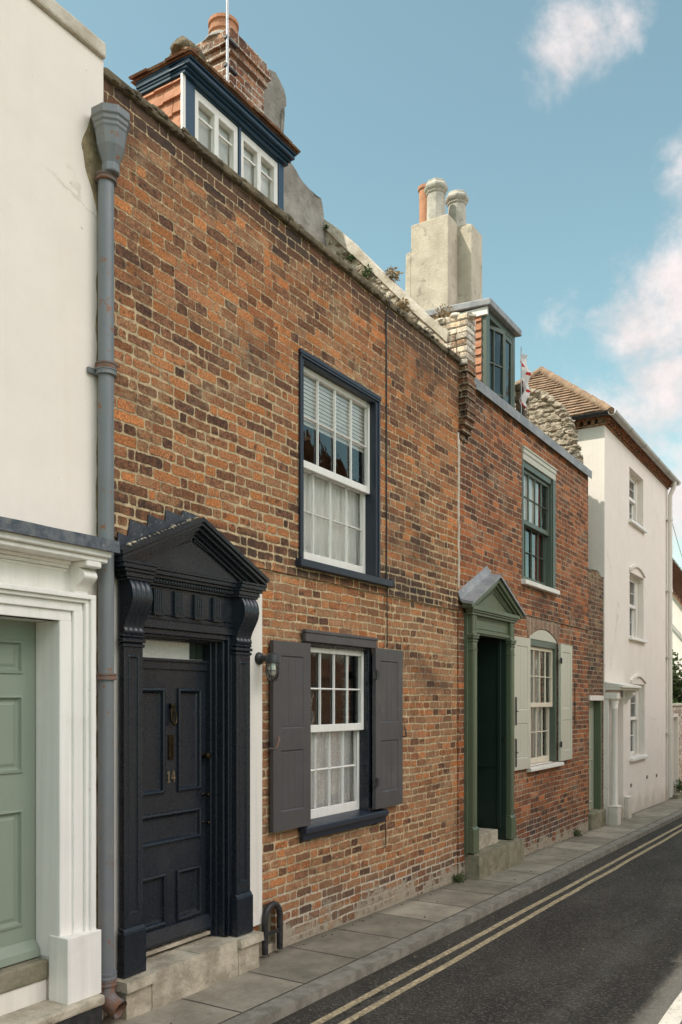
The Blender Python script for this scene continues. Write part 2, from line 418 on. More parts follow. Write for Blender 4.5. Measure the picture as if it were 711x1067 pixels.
M['leadp'] = simple('stained_lead_flashing', (.05,.065,.085), (.15,.155,.16), 14, .6, .006, 40, .4, ((.5,.47,.42), 30, .62, .5))
M['pipe'] = paint('slate_pipe_paint', (.165,.18,.188), .4, .18, .001, spot=(.22,.10,.05), spot_amt=.55, grime=((.24,.22,.18),.7))
M['gutterg'] = paint('grey_gutter_paint', (.40,.385,.355), .45, .1)
M['rust'] = simple('rusted_iron', (.20,.09,.045), (.16,.15,.15), 16, .7, .004, 50, .4)
M['pipew'] = paint('cream_pipe_paint', (.70,.65,.58), .45, .07, .001)
M['iron'] = simple('black_iron', (.012,.012,.013), (.035,.034,.034), 18, .5, .002, 60, .5)
M['brass'] = simple('tarnished_brass', (.07,.052,.03), (.03,.024,.017), 40, .38, .0015, 90, .5, metal=1)
M['numb'] = simple('worn_brass_numeral', (.17,.125,.07), (.10,.075,.045), 60, .4, .001, 90, .5)
M['steel'] = simple('galvanised_pole', (.42,.43,.44), (.3,.3,.3), 20, .4, .001, 60, .5, metal=.7)
M['stone'] = simple('worn_step_stone', (.54,.48,.37), (.30,.26,.19), 5, .9, .014, 24, .3, ((.13,.115,.08), 9, .60, .65))
M['stoneg'] = simple('mossy_step_stone', (.27,.24,.17), (.17,.16,.10), 6, .9, .012, 22, .3, ((.07,.08,.035), 9, .58, .7))
M['coping'] = simple('lichened_coping', (.20,.16,.105), (.085,.07,.05), 7, .95, .018, 22, .2, ((.36,.32,.24), 18, .58, .6))
M['copw'] = simple('limewashed_coping', (.66,.60,.51), (.46,.40,.31), 4, .9, .010, 24, .3, ((.2,.16,.11), 12, .64, .6))
M['roughr'] = simple('crumbling_cement', (.36,.335,.295), (.23,.21,.185), 3, .95, .03, 9, .2, ((.12,.105,.09), 6, .60, .7))
M['party'] = simple('lime_render', (.72,.65,.53), (.56,.48,.37), 3, .92, .012, 26, .2, ((.33,.25,.17), 9, .62, .6))
M['cement'] = simple('cement_stack', (.56,.49,.39), (.42,.36,.28), 3.0, .92, .008, 40, .25, ((.17,.155,.13), 4.5, .56, .6))
M['potg'] = simple('grey_clay_pot', (.50,.46,.40), (.36,.33,.28), 6, .9, .006, 30, .25, ((.2,.18,.15), 12, .60, .5))
M['terra'] = simple('terracotta', (.52,.25,.14), (.40,.19,.11), 8, .85, .004, 40, .3)
M['tile'] = simple('clay_tile', (.30,.15,.085), (.17,.095,.06), 9, .9, .008, 40, .25, ((.36,.31,.22), 14, .53, .75))
M['tilev'] = simple('hung_clay_tile', (.50,.25,.15), (.38,.17,.095), 7, .88, .006, 40, .25)
M['roofh3'] = simple('sun_bleached_tile', (.31,.205,.135), (.19,.125,.085), 7, .92, .008, 40, .2, ((.38,.31,.23), 13, .55, .6))
M['rubble'] = simple('flint_rubble', (.58,.50,.39), (.30,.25,.18), 11, .95, .03, 22, .2, ((.17,.14,.10), 13, .58, .7))
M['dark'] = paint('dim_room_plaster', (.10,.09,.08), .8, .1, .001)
M['curt'] = curtain_mat('white_voile', (.95,.94,.92), .0, .06)
M['lace'] = curtain_mat('white_lace', (.95,.93,.90), .12, .06)
M['blind'] = curtain_mat('ivory_blind', (.93,.90,.85), 0, .06)
M['red'] = curtain_mat('red_cotton', (.42,.045,.035), 0, .2)
M['cloth'] = curtain_mat('white_cotton', (.78,.76,.74), 0, .3)
M['glass'] = glass_mat('old_window_glass')
M['frost'] = simple('frosted_glass', (.72,.69,.64), (.82,.79,.74), 60, .3, .004, 60, .6)
M['clear'] = glass_mat('lamp_glass', (.95,.95,.93), 1.2, .001)
M['bulb'] = simple('opal_bulb', (.8,.8,.78), (.74,.73,.7), 9, .3, .0005, 30, .5)

def road_mat():
    m, t = mat_new('worn_asphalt')
    x, y, z = t.sep(t.pos)
    big = t.noise(t.scale(t.pos, (.5, 1.6, 1)), 1.2, 6, .65); agg = t.noise(t.pos, 160, 3, .7); mid = t.noise(t.pos, 7, 8, .7)
    vo = t.node('ShaderNodeTexVoronoi', {'Vector': t.pos, 'Scale': 75.0})
    st = t.m('GREATER_THAN', t.sep(vo.outputs['Color'])[0], .84); agg2 = t.noise(t.pos, 48, 5, .75)
    c = t.mix(t.ss(big, .35, .7), (.036,.031,.026,1), (.072,.062,.051,1))
    tr = t.m('ADD', t.ss(t.m('ABSOLUTE', t.m('ADD', y, 1.98)), .13, .0), t.m('MULTIPLY', t.ss(t.m('ABSOLUTE', t.m('ADD', y, 3.5)), .3, .0), .5))
    c = t.mix(t.m('MULTIPLY', tr, t.m('MULTIPLY', t.ss(mid, .25, .7), .55)), c, (.10,.092,.08,1))
    k = t.m('ADD', .35, t.m('ADD', t.m('MULTIPLY', agg, .5), t.m('MULTIPLY', t.ss(agg2, .3, .7), .9)))
    c = t.mix(1, c, t.xyz(k, k, k), 'MULTIPLY')
    c = t.mix(t.m('MULTIPLY', st, .42), c, (.19,.17,.145,1))
    pat = t.ss(t.noise(t.pos, 2.4, 9, .78, .8), .56, .70)
    c = t.mix(t.m('MULTIPLY', pat, .5), c, (.13,.12,.10,1))
    lit = t.ss(t.m('ADD', y, t.m('MULTIPLY', t.m('SUBTRACT', mid, .5), .2)), -2.30, -2.44)   # worn tone, with the sunlit strip's brightness painted into the colour
    c = t.mix(t.m('MULTIPLY', lit, .6), c, (.16,.15,.13,1))
    ck = t.node('ShaderNodeTexVoronoi', {'Vector': t.xyz(t.m('ADD', x, t.m('MULTIPLY', mid, .5)), t.m('ADD', y, t.m('MULTIPLY', big, .6)), 0), 'Scale': .9}, feature='DISTANCE_TO_EDGE')
    c = t.mix(t.m('MULTIPLY', t.ss(ck.outputs['Distance'], .012, .004), t.m('MULTIPLY', t.ss(big, .45, .6), .7)), c, (.012,.011,.010,1))
    gut = t.ss(t.m('ADD', y, t.m('MULTIPLY', t.m('SUBTRACT', mid, .5), .12)), -.80, -.71)
    c = t.mix(t.m('MULTIPLY', gut, .5), c, (.055,.042,.028,1))
    h = t.m('ADD', agg, t.m('MULTIPLY', vo.outputs['Distance'], 1.2))
    finish(t, c, .85, t.bump(h, .9, .008), .3)
    return m
def line_mat(name, col, wear=.5):
    m, t = mat_new(name)
    w = t.ss(t.noise(t.pos, 34, 8, .75), .40 + .25*(1-wear), .52 + .25*(1-wear)); n = t.noise(t.pos, 8, 6, .65); a = t.noise(t.pos, 160, 2, .6)
    k = t.m('ADD', .65, t.m('MULTIPLY', n, .65))
    c = t.mix(1, (*col, 1), t.xyz(k, k, k), 'MULTIPLY')
    c = t.mix(t.m('MULTIPLY', w, .55*wear), c, (.06,.052,.045,1))
    finish(t, c, .8, t.bump(a, .8, .006), .3)
    return m
def slab_mat():
    m, t = mat_new('paving_slabs')
    x, y, z = t.sep(t.pos)
    L = .62
    xx = t.m('ADD', x, t.m('MULTIPLY', t.m('SUBTRACT', t.noise(t.pos, 2, 2, .5), .5), .03))
    u = t.m('DIVIDE', xx, L); i = t.m('FLOOR', u); fr = t.m('MULTIPLY', t.m('FRACT', u), L)
    d = t.m('MINIMUM', fr, t.m('SUBTRACT', L, fr))
    d2 = t.m('ABSOLUTE', t.m('ADD', y, .565))
    d = t.m('ADD', t.m('MINIMUM', d, d2), t.m('MULTIPLY', t.m('SUBTRACT', t.noise(t.pos, 40, 4, .6), .5), .006))
    joint = t.ss(d, .011, .004)
    r, _ = t.white(t.xyz(i, t.m('GREATER_THAN', y, -.565), 3.2))
    n = t.noise(t.pos, 3.2, 8, .68); g = t.noise(t.pos, 110, 4, .7)
    c = t.mix(t.ss(n, .3, .72), (.25,.22,.165,1), (.45,.395,.305,1))
    k = t.m('ADD', .55, t.m('MULTIPLY', g, .5)); k = t.m('MULTIPLY', k, t.m('ADD', .70, t.m('MULTIPLY', r, .66)))
    c = t.mix(1, c, t.xyz(k, k, k), 'MULTIPLY')
    dirt = t.ss(t.m('ADD', y, t.m('MULTIPLY', t.m('SUBTRACT', n, .5), .22)), -.10, .02)
    c = t.mix(t.m('MULTIPLY', dirt, .6), c, (.075,.065,.048,1))
    sp = t.ss(t.noise(t.pos, 17, 8, .78), .56, .66)
    c = t.mix(t.m('MULTIPLY', sp, .5), c, (.10,.09,.07,1))
    gum = t.ss(t.noise(t.pos, 20, 1, .4), .80, .82)
    c = t.mix(t.m('MULTIPLY', gum, .6), c, (.08,.075,.07,1))
    c = t.mix(t.m('MULTIPLY', joint, .85), c, (.045,.04,.03,1))
    h = t.m('SUBTRACT', t.m('ADD', t.m('MULTIPLY', g, .3), t.m('MULTIPLY', n, .6)), t.m('MULTIPLY', joint, 1.6))
    h = t.m('ADD', h, t.m('MULTIPLY', r, .4))
    finish(t, c, .78, t.bump(h, .9, .006), .35)
    return m
M['road'] = road_mat(); M['slab'] = slab_mat()
M['yellow'] = line_mat('faded_yellow_line', (.62,.49,.30), .95); M['wline'] = line_mat('white_road_line', (.50,.47,.41), .6)
M['kerb'] = simple('granite_kerb', (.29,.265,.22), (.18,.165,.135), 9, .8, .006, 60, .35, ((.32,.3,.27), 26, .6, .4))
M['earth'] = simple('earth', (.10,.08,.05), (.06,.07,.03), 2, .95, .02, 12, .2)
def leaf_mat(name, c0, c1):
    m, t = mat_new(name)
    n = t.noise(t.pos, 9, 3, .6); w, _ = t.white(t.scale(t.pos, (7,7,7)))
    c = t.mix(t.ss(n, .3, .7), (*c0, 1), (*c1, 1))
    d = t.node('ShaderNodeBsdfPrincipled', {'Base Color': c, 'Roughness': .5, 'Specular IOR Level': .4})
    tl = t.node('ShaderNodeBsdfTranslucent', {'Color': c})
    mx = t.node('ShaderNodeMixShader', {0: .3, 1: d.outputs[0], 2: tl.outputs[0]})
    t.l.new(mx.outputs[0], t.out.inputs[0])
    return m
M['leaf'] = leaf_mat('glossy_leaf', (.035,.06,.018), (.09,.12,.035))
M['weed'] = leaf_mat('weed_leaf', (.05,.09,.025), (.10,.13,.04))
M['dry'] = leaf_mat('dry_weed_leaf', (.22,.14,.08), (.32,.24,.13))
M['bark'] = simple('bark', (.10,.075,.05), (.05,.04,.03), 12, .95, .02, 30, .2)

# ------------------------------------------------------------------ setting: ground, road, pavement
def strip(name, y0, y1, dz, mat, x0=-20, x1=60, n=80, skirt=0.0, kind='structure', label=None, wob=0):
    b = MB()
    for i in range(n):
        a = x0+(x1-x0)*i/n; c = x0+(x1-x0)*(i+1)/n
        wa = wob*(mnoise.noise(Vector((a*1.3, y0*9, 0)))); wc = wob*(mnoise.noise(Vector((c*1.3, y0*9, 0))))
        za, zc = ground_z(a)+dz, ground_z(c)+dz
        b.quad((a,y0+wa,za),(c,y0+wc,zc),(c,y1+wc,zc),(a,y1+wa,za))
        if skirt: b.quad((a,y0,za-skirt),(c,y0,zc-skirt),(c,y0,zc),(a,y0,za))
    o = b.build(name, mat, weld=True); return tag(o, label, kind=kind)
gb = MB()
xs = [-300,-20,60,400]
for i in range(3):
    gb.quad((xs[i],-300,ground_z(xs[i])-.30),(xs[i+1],-300,ground_z(xs[i+1])-.30),(xs[i+1],300,ground_z(xs[i+1])-.30),(xs[i],300,ground_z(xs[i])-.30))
tag(gb.build('ground', M['earth']), kind='structure')
strip('road', -5.05, -.70, -.062, M['road'])
strip('pavement', -.58, .03, -.004, M['slab'])
strip('kerb', -.70, -.58, 0, M['kerb'], skirt=.12)
strip('opposite_pavement', -6.35, -5.05, .03, M['slab'])
strip('yellow_line', -.935, -.885, -.058, M['yellow'], x0=-8, x1=40, n=400, wob=.008)
strip('yellow_line', -1.055, -1.005, -.058, M['yellow'], x0=-8, x1=40, n=400, wob=.010)
strip('white_line', -2.585, -2.485, -.058, M['wline'], x0=-8, x1=7.4, n=120, wob=.006)

# ------------------------------------------------------------------ reusable builders
def pane_sheet(x0, x1, z0, z1, y, cols, rows, tilt=.0035):
    b = MB()
    for i in range(cols):
        for j in range(rows):
            a = x0+(x1-x0)*i/cols; c = x0+(x1-x0)*(i+1)/cols; d = z0+(z1-z0)*j/rows; e = z0+(z1-z0)*(j+1)/rows
            t1, t2 = rnd.uniform(-tilt,tilt)*(c-a), rnd.uniform(-tilt,tilt)*(e-d)
            b.quad((a,y-t1-t2,d),(c,y+t1-t2,d),(c,y+t1+t2,e),(a,y-t1+t2,e))
    return b
def sash(parent, name, x0, x1, z0, z1, y, cols, rows, mat, glass, st=.042, top=.04, bot=.055, bar=.018, dep=.035):
    b = MB()
    b.box(x0, x0+st, y, y+dep, z0, z1); b.box(x1-st, x1, y, y+dep, z0, z1)
    b.box(x0+st, x1-st, y, y+dep, z0, z0+bot); b.box(x0+st, x1-st, y, y+dep, z1-top, z1)
    gx0, gx1, gz0, gz1 = x0+st, x1-st, z0+bot, z1-top
    for i in range(1, cols):
        xx = gx0+(gx1-gx0)*i/cols; b.prism([(xx-bar/2, y+.024),(xx-bar*.22, y+.004),(xx+bar*.22, y+.004),(xx+bar/2, y+.024)], 'z', gz0, gz1)
    for j in range(1, rows):
        zz = gz0+(gz1-gz0)*j/rows
        for i in range(cols):           # between the uprights
            a = gx0+(gx1-gx0)*i/cols+(bar/2 if i else 0); c = gx0+(gx1-gx0)*(i+1)/cols-(bar/2 if i < cols-1 else 0)
            b.prism([(y+.024, zz-bar/2),(y+.006, zz-bar*.22),(y+.006, zz+bar*.22),(y+.024, zz+bar/2)], 'x', a, c)
    o = b.build(name, mat, parent, bevel=.003)
    pane_sheet(gx0-.004, gx1+.004, gz0-.004, gz1+.004, y+.026, cols, rows).build('glass', glass, parent)
    return o
def curtain(parent, x0, x1, z0, z1, y, mat, folds=9, amp=.02, name='curtain', gather=0.0):
    b = MB(); n = 90; rows = 8; ph = rnd.uniform(0, 6)
    def yy(i, j):
        t = i/n
        return y + amp*(math.sin(t*folds*6.283+ph+.5*math.sin(j*.8))+.45*math.sin(t*folds*2.7*6.283+1+j*.2))*(.5+.5*j/rows)
    for i in range(n):
        for j in range(rows):
            f = lambda i, j: (x0+(x1-x0)*i/n + gather*math.sin(j/rows*2.5)*(1-i/n), yy(i, rows-j), z0+(z1-z0)*j/rows)
            b.quad(f(i,j), f(i+1,j), f(i+1,j+1), f(i,j+1))
    return b.build(name, mat, parent, smooth=80, weld=True)
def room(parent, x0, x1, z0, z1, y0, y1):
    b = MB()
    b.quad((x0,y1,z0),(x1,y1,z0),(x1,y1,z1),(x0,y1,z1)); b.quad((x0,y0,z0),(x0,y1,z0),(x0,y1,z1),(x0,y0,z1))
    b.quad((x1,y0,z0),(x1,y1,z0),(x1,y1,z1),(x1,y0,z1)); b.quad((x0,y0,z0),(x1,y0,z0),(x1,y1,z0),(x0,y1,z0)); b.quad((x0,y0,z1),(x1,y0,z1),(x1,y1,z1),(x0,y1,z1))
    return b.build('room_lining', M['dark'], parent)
def chevron(b, xl, xr, xc, z0, zp, t, y0, y1):
    """both raking bars of a pediment, thickness t measured vertically"""
    b.prism([(xl,z0),(xc,zp),(xc,zp-t),(xl,z0-t)], 'y', y0, y1)
    b.prism([(xc,zp),(xr,z0),(xr,z0-t),(xc,zp-t)], 'y', y0, y1)
def rock(b, c, r, sx=1, sy=1, sz=1, amp=.3, sub=2, seed=0):
    bm = bmesh.new(); bmesh.ops.create_icosphere(bm, subdivisions=sub, radius=1)
    vs = []
    for v in bm.verts:
        n = 1+amp*mnoise.noise(v.co*1.3+Vector((seed*3.1,seed,0)))+amp*.5*mnoise.noise(v.co*3.1+Vector((seed,7,0)))
        q = v.co*n*r; vs.append((c[0]+q.x*sx, c[1]+q.y*sy, c[2]+q.z*sz))
    fs = [tuple(v.index for v in f.verts) for f in bm.faces]; bm.free()
    return b.add(vs, fs)
def tile_slope(b, p0, p1, up, width_rows, gauge=.1, tw=.165, thick=.012, lift=.012, hipL=0.0, hipR=0.0):
    """courses of clay tiles: eaves edge p0->p1, 'up' unit vector up the slope; hip = shrink per metre of slope"""
    p0, p1, up = Vector(p0), Vector(p1), Vector(up).normalized()
    e = (p1-p0).normalized(); nrm = e.cross(up).normalized()
    if nrm.z < 0: nrm = -nrm
    L = (p1-p0).length
    for r in range(width_rows):
        s0, s1 = r*gauge, (r+1.35)*gauge
        a = hipL*s0; c = L-hipR*s0
        if c-a < .03: break
        x = a-(tw*.5 if r % 2 else 0)
        while x < c:
            xa, xb = max(x, a), min(x+tw*.97, c)
            if xb-xa > .01:
                j = rnd.uniform(-.004,.007); lo = lift+thick+j+.006*mnoise.noise(Vector((x*.9, r*.4, 2)))
                q = [p0+e*xa+up*(s0+rnd.uniform(-.005,.005))+nrm*lo, p0+e*xb+up*(s0+rnd.uniform(-.005,.005))+nrm*(lo+rnd.uniform(-.003,.003)), p0+e*xb+up*s1+nrm*.004, p0+e*xa+up*s1+nrm*.004]
                d = nrm*thick
                b.add([*q, *[v-d for v in q]], [(0,1,2,3),(7,6,5,4),(0,4,5,1),(1,5,6,2),(2,6,7,3),(3,7,4,0)])
            x += tw
    return b
def leaf_clump(b, c, R, n, size, flat=1.0, up=0.0):
    for _ in range(n):
        d = Vector((rnd.gauss(0,1), rnd.gauss(0,1), rnd.gauss(0,1))).normalized()*(rnd.random()**.45)*R
        d.z *= flat
        p = Vector(c)+d
        a = Vector((rnd.gauss(0,1), rnd.gauss(0,1), rnd.gauss(0,.7)+up)).normalized(); w = a.orthogonal().normalized()
        w = (Matrix.Rotation(rnd.uniform(0,6.28), 3, a) @ w)
        l = size*rnd.uniform(.6,1.3); k = l*.27
        nn = a.cross(w)*l*.10
        b.add([p, p+a*l*.5+w*k+nn, p+a*l, p+a*l*.5-w*k+nn], [(0,1,2,3)])
    return b

# ------------------------------------------------------------------ 1. cream stuccoed house on the left
hs = thing('stucco_house', (0,0,0), 'cream stuccoed house at the left edge with sage door in white surround', 'house')
XR = 3.24
b = MB().holes(-6, XR, -.5, 5.14, -.012, .28, [(1.93, 2.90, -.5, 2.15)])
b.box(XR-.3, XR, .28, 6, -.5, 5.1); b.box(-6, -5.7, .28, 6, -.5, 5.1)
b.build('wall', M['stucco'], hs)
b = MB()
for i in range(10):                      # coping stones
    a = -6+i*.925; c = a+.915 if i < 9 else XR+.003
    b.box(a, c, -.035, .33, 5.142, 5.225)
b.build('coping', M['copw'], hs, bevel=.012, seg=2)
b = MB(); b.quad((-6,.3,5.0),(XR,.3,5.0),(XR,3.2,6.9),(-6,3.2,6.9)); b.quad((-6,3.2,6.9),(XR,3.2,6.9),(XR,6,5),(-6,6,5))
b.build('roof', M['tile'], hs)
# broken ochre edge where the stucco stops behind the pipe
pts = [(3.235,5.0)]
z = 4.86; edge = []
while z > .35:
    t = mnoise.noise(Vector((z*2.3,4,1)))*.5+mnoise.noise(Vector((z*9,2,1)))*.5
    w = .045+.028*t + (.10*max(0,1-abs(z-4.62)/.30))
    edge.append((3.238-w, z)); z -= .035
b = MB(); 
for i in range(len(edge)-1):
    b.quad((edge[i+1][0],-.016,edge[i+1][1]),(3.262,-.016,edge[i+1][1]),(3.262,-.016,edge[i][1]),(edge[i][0],-.016,edge[i][1]))
    b.quad((edge[i+1][0],-.016,edge[i+1][1]),(edge[i][0],-.016,edge[i][1]),(edge[i][0],.0,edge[i][1]),(edge[i+1][0],.0,edge[i+1][1]))
    b.quad((3.262,-.016,edge[i+1][1]),(3.262,.0,edge[i+1][1]),(3.262,.0,edge[i][1]),(3.262,-.016,edge[i][1]))
b.build('crumbled_edge', M['ochre'], hs, weld=True)
# door surround
O0, O1, OZ = 1.93, 2.895, 2.135
b = MB()
def arch_leg(x_in, sg):
    for d0, d1, y in ((0,.075,-.080),(.075,.135,-.094),(.135,.158,-.112),(.158,.190,-.128)):
        xa, xb = sorted((x_in+sg*d0, x_in+sg*d1)); b.box(xa, xb, y, -.012, .56, OZ+.002+d0*.75)
arch_leg(O1, 1); arch_leg(O0, -1)
for d0, d1, y in ((0,.052,-.0805),(.052,.096,-.0945),(.096,.115,-.1125),(.115,.140,-.1285)):
    b.box(O0-d1*1.357, O1+d1*1.357, y, -.013, OZ+d0, OZ+d1)
b.box(O1-.012, O1+.205, -.150, -.012, .251, .575); b.box(O0-.205, O0+.012, -.150, -.012, .251, .575)
b.box(O0-.19, O1+.19, -.052, -.0115, OZ+.141, 2.475)                 # frieze
for z0, z1, y in ((2.385,2.40,-.062),(2.40,2.418,-.078),(2.418,2.436,-.095)): b.box(O0-.02, O1+.06, y, -.05, z0, z1)
# jamb linings
b.box(O1-.001, O1+.03, -.078, .10, .46, OZ-.001); b.box(O0-.03, O0+.001, -.078, .10, .46, OZ-.001); b.box(O0, O1, -.079, .10, OZ, OZ+.03)
sur = b.build('door_surround', M['trim'], hs, bevel=.004, seg=2)
b = MB(); b.box(O0-.35, 3.112, -.185, -.012, 2.436, 2.462); b.box(O0-.37, 3.118, -.205, -.012, 2.462, 2.498)
b.build('cornice', M['trim'], sur, bevel=.005)
b = MB(); N = 40
for i in range(N):
    f = lambda i: O0-.4+(3.150-O0+.4)*i/N
    g = lambda i: .006*mnoise.noise(Vector((f(i)*3,1,5)))
    a, c = f(i), f(i+1)
    for y0, y1, zz in ((-.228,-.165,(2.492,2.552)),):
        b.add([(a,y0+g(i),zz[0]+g(i)),(c,y0+g(i+1),zz[0]+g(i+1)),(c,y0+.004,zz[1]+g(i+1)),(a,y0+.004,zz[1]+g(i)),(a,y1,zz[1]+.012),(c,y1,zz[1]+.012),(a,y1,zz[0]+.01),(c,y1,zz[0]+.01)],
              [(0,1,2,3),(3,2,5,4),(0,6,7,1),(6,4,5,7)])
b.quad((3.150,-.228,2.492),(3.150,-.165,2.502),(3.150,-.165,2.564),(3.150,-.224,2.552))
b.quad((O0-.4,-.165,2.564),(3.112,-.165,2.564),(3.112,-.013,2.60),(O0-.4,-.013,2.60))
b.build('lead_flashing', M['leadp'], sur, weld=True)
def console(parent, x0, x1, z0, z1, ytop, ybot, yb, mat, flutes=0, name='bracket', depthf=.006):
    """S-shaped console: profile in y-z, swept along x, fluted front"""
    n = 40; prof = []
    for i in range(n+1):
        t = i/n                           # 0 bottom, 1 top
        s = ybot+(ytop-ybot)*(.5-.5*math.cos(math.pi*min(1,max(0,(t-.12)/.62))))
        if t < .12: s += -.012*math.sin(t/.12*math.pi)
        if t > .80: s += (ytop-ybot)*-.35*((t-.80)/.20)**2.2
        s += -.014*math.sin(max(0,t-.12)/.88*math.pi*1.15)
        prof.append((s, z0+(z1-z0)*t))
    bb = MB(); mx = max(2, flutes*6)
    def fl(k): return depthf*abs(math.sin(math.pi*flutes*k/mx))**.6 if flutes else 0
    grid = [[(x0+(x1-x0)*k/mx, p[0]+(depthf-fl(k)), p[1]) for k in range(mx+1)] for p in prof]
    for i in range(n):
        for k in range(mx): bb.quad(grid[i][k], grid[i][k+1], grid[i+1][k+1], grid[i+1][k])
        for xx, gk in ((x0, 0), (x1, mx)):
            bb.quad((xx, yb, prof[i][1]), grid[i][gk], grid[i+1][gk], (xx, yb, prof[i+1][1]))
    bb.quad(*[grid[n][k] for k in range(mx+1)], (x1,yb,z1), (x0,yb,z1)); bb.quad(*[grid[0][k] for k in range(mx+1)], (x1,yb,z0), (x0,yb,z0))
    return bb.build(name, mat, parent, smooth=35, weld=True)
for xa in (O1+.085, O0-.185):
    k = console(sur, xa, xa+.085, 2.275, 2.405, -.155, -.085, -.05, M['trim'])
    b = MB(); b.box(xa-.006, xa+.091, -.185, -.05, 2.405, 2.436); b.build('bracket_cap', M['trim'], sur, bevel=.006)
# sage panelled door
def panel_door(parent, name, x0, x1, z0, z1, y, panels, mat, steps, thick=.045):
    b = MB().holes(x0, x1, z0, z1, y, y+thick, [])
    b = MB()
    hs_ = [tuple(p) for p in panels]
    bb = MB().holes(x0, x1, z0, z1, y, y+thick, hs_)
    for p in hs_: bb.ring(*p, y, steps)
    return bb.build(name, mat, parent)
STEPS = [(-.004,.0),(-.001,-.008),(.010,-.010),(.016,.006),(.022,.012),(.030,.012),(.046,.006)]
d = panel_door(hs, 'door', O0+.002, O1-.002, .455, OZ-.002, .10,
    [(2.03,2.36,1.875,2.035),(2.49,2.812,1.875,2.035),(2.03,2.36,1.385,1.765),(2.49,2.812,1.385,1.765),(2.03,2.36,.625,1.20),(2.49,2.812,.625,1.20)], M['sage'], STEPS)
b = MB(); b.prism([(.10,.545),(.062,.50),(.055,.46),(.10,.455)], 'x', O0+.006, O1-.006); b.build('weatherboard', M['sage'], d, bevel=.003)
b = MB(); b.box(2.55,2.64,.086,.10,1.29,1.335); b.build('letter_plate', M['brass'], d, bevel=.004)
b = MB(); b.box(O0+.001, O1-.002, .0, .12, .355, .453); b.build('doorstep_cap', M['stoneg'], hs, bevel=.010, seg=2)
b = MB(); b.box(O0+.002, O1-.003, .012, .12, .2, .354); b.build('doorstep', M['trim2'], hs, bevel=.004)
b = MB(); b.box(1.4, 3.095, -.185, .02, .20, .252); b.build('stone_slab', M['stone'], hs, bevel=.012, seg=2)
b = MB(); b.box(1.42, 3.09, -.172, -.0105, -.2, .20); b.build('black_plinth', M['iron'], hs, bevel=.008)

# ------------------------------------------------------------------ drainpipe between the stucco house and the brick house
px_, py_ = 3.208, -.066
dp = thing('drainpipe', (px_,py_,.06), 'blue-grey rusty drainpipe with hopper head between cream and brick walls', 'drainpipe')
b = MB(); b.lathe((px_,py_), [(.0415,.24),(.0415,4.50)], 20); b.build('pipe', M['pipe'], dp, smooth=40)
b = MB()
hp = [(r_*.86, z_) for r_, z_ in [(.050,4.49),(.056,4.495),(.056,4.53),(.050,4.535),(.060,4.56),(.085,4.62),(.098,4.70),(.104,4.705),(.104,4.725),(.112,4.73),(.112,4.752),(.122,4.758),(.122,4.80),(.110,4.80),(.095,4.72),(.03,4.66)]]
b.lathe((px_,py_-.055+.02), hp, 8, .5); b.build('hopper', M['pipe'], dp, bevel=.003)
for zc, mm in ((4.475,'rust'),(3.46,'pipe'),(3.49,'rust'),(1.865,'rust'),(.30,'pipe'),(.265,'rust')):
    b = MB(); b.lathe((px_,py_), [(.047,zc-.018),(.056,zc-.016),(.056,zc-.008),(.052,zc-.006),(.052,zc+.006),(.056,zc+.008),(.056,zc+.016),(.047,zc+.018)], 20)
    if zc in (3.46,1.865): b.box(px_-.085, px_+.085, py_+.035, py_+.05, zc-.014, zc+.014); b.box(px_-.075,px_+.075,py_+.045,.0,zc-.008,zc+.008)
    b.build('collar', M[mm], dp, smooth=40)
b = MB(); b.tube([(px_,py_,.25),(px_,py_,.20),(px_+.006,py_-.02,.16),(px_+.012,py_-.06,.135),(px_+.016,py_-.085,.125)], [.047,.047,.05,.052,.054], 18, caps=False)
b.tube([(px_+.012,py_-.06,.135),(px_+.016,py_-.085,.125)], [.044,.046], 18, caps=False); b.build('shoe', M['rust'], dp, smooth=50)

# ------------------------------------------------------------------ 2. the brown brick house
ba = thing('brick_house', (3.3,0,0), 'weathered brown brick house with navy pedimented door and blue dormer', 'house')
X0, X1, TOP = 3.2405, 7.87, 5.06
DO = (3.46, 4.285, -.5, 2.15); UW = (5.09, 6.24, 2.76, 4.245); LW = (5.16, 6.15, .84, 2.19); BS = (4.635, 4.825, .075, .36)
b = MB().holes(X0, X1, -.5, 2.63, .016, .30, [DO, LW, BS]); b.holes(X0, X1, 2.63, TOP, 0, .30, [UW])
b.box(X0, X0+.28, .30, 6, -.5, TOP); b.box(X0, X1, 5.7, 6, -.5, TOP)
wa = b.build('wall', M['brickA'], ba)
b = MB(); x = X0+.001                    # lichened coping in uneven stones
while x < X1-.05:
    c = min(X1-.002, x+rnd.uniform(.5,.9)); dz = rnd.uniform(-.008,.006)
    b.box(x, c-.004, -.030+rnd.uniform(-.008,.008), .34, TOP+.002, TOP+.060+dz); x = c
b.build('coping', M['coping'], ba, bevel=.016, seg=2)
b = MB()
for i in range(120): rock(b, (X0+.05+rnd.random()*4.5, -.030+rnd.uniform(-.004,.012), TOP+.008+rnd.random()*.045), rnd.uniform(.010,.024), 1.8, .6, .7, .4, 1, i)
tag(b.build('coping_mortar', M['coping'], ba), kind='stuff')
b = MB(); b.box(4.425, 4.645, -.010, .05, .245, 2.47); b.box(3.295, 3.365, -.010, .05, .2, 2.46); b.build('painted_strip', M['trim2'], ba, bevel=.004)
# roof behind the parapet
b = MB(); b.quad((X0,.34,4.95),(X1,.34,4.95),(X1,2.3,6.55),(X0,2.3,6.55)); b.quad((X0,2.3,6.55),(X1,2.3,6.55),(X1,6,5.0),(X0,6,5.0))
b.build('roof', M['tile'], ba)

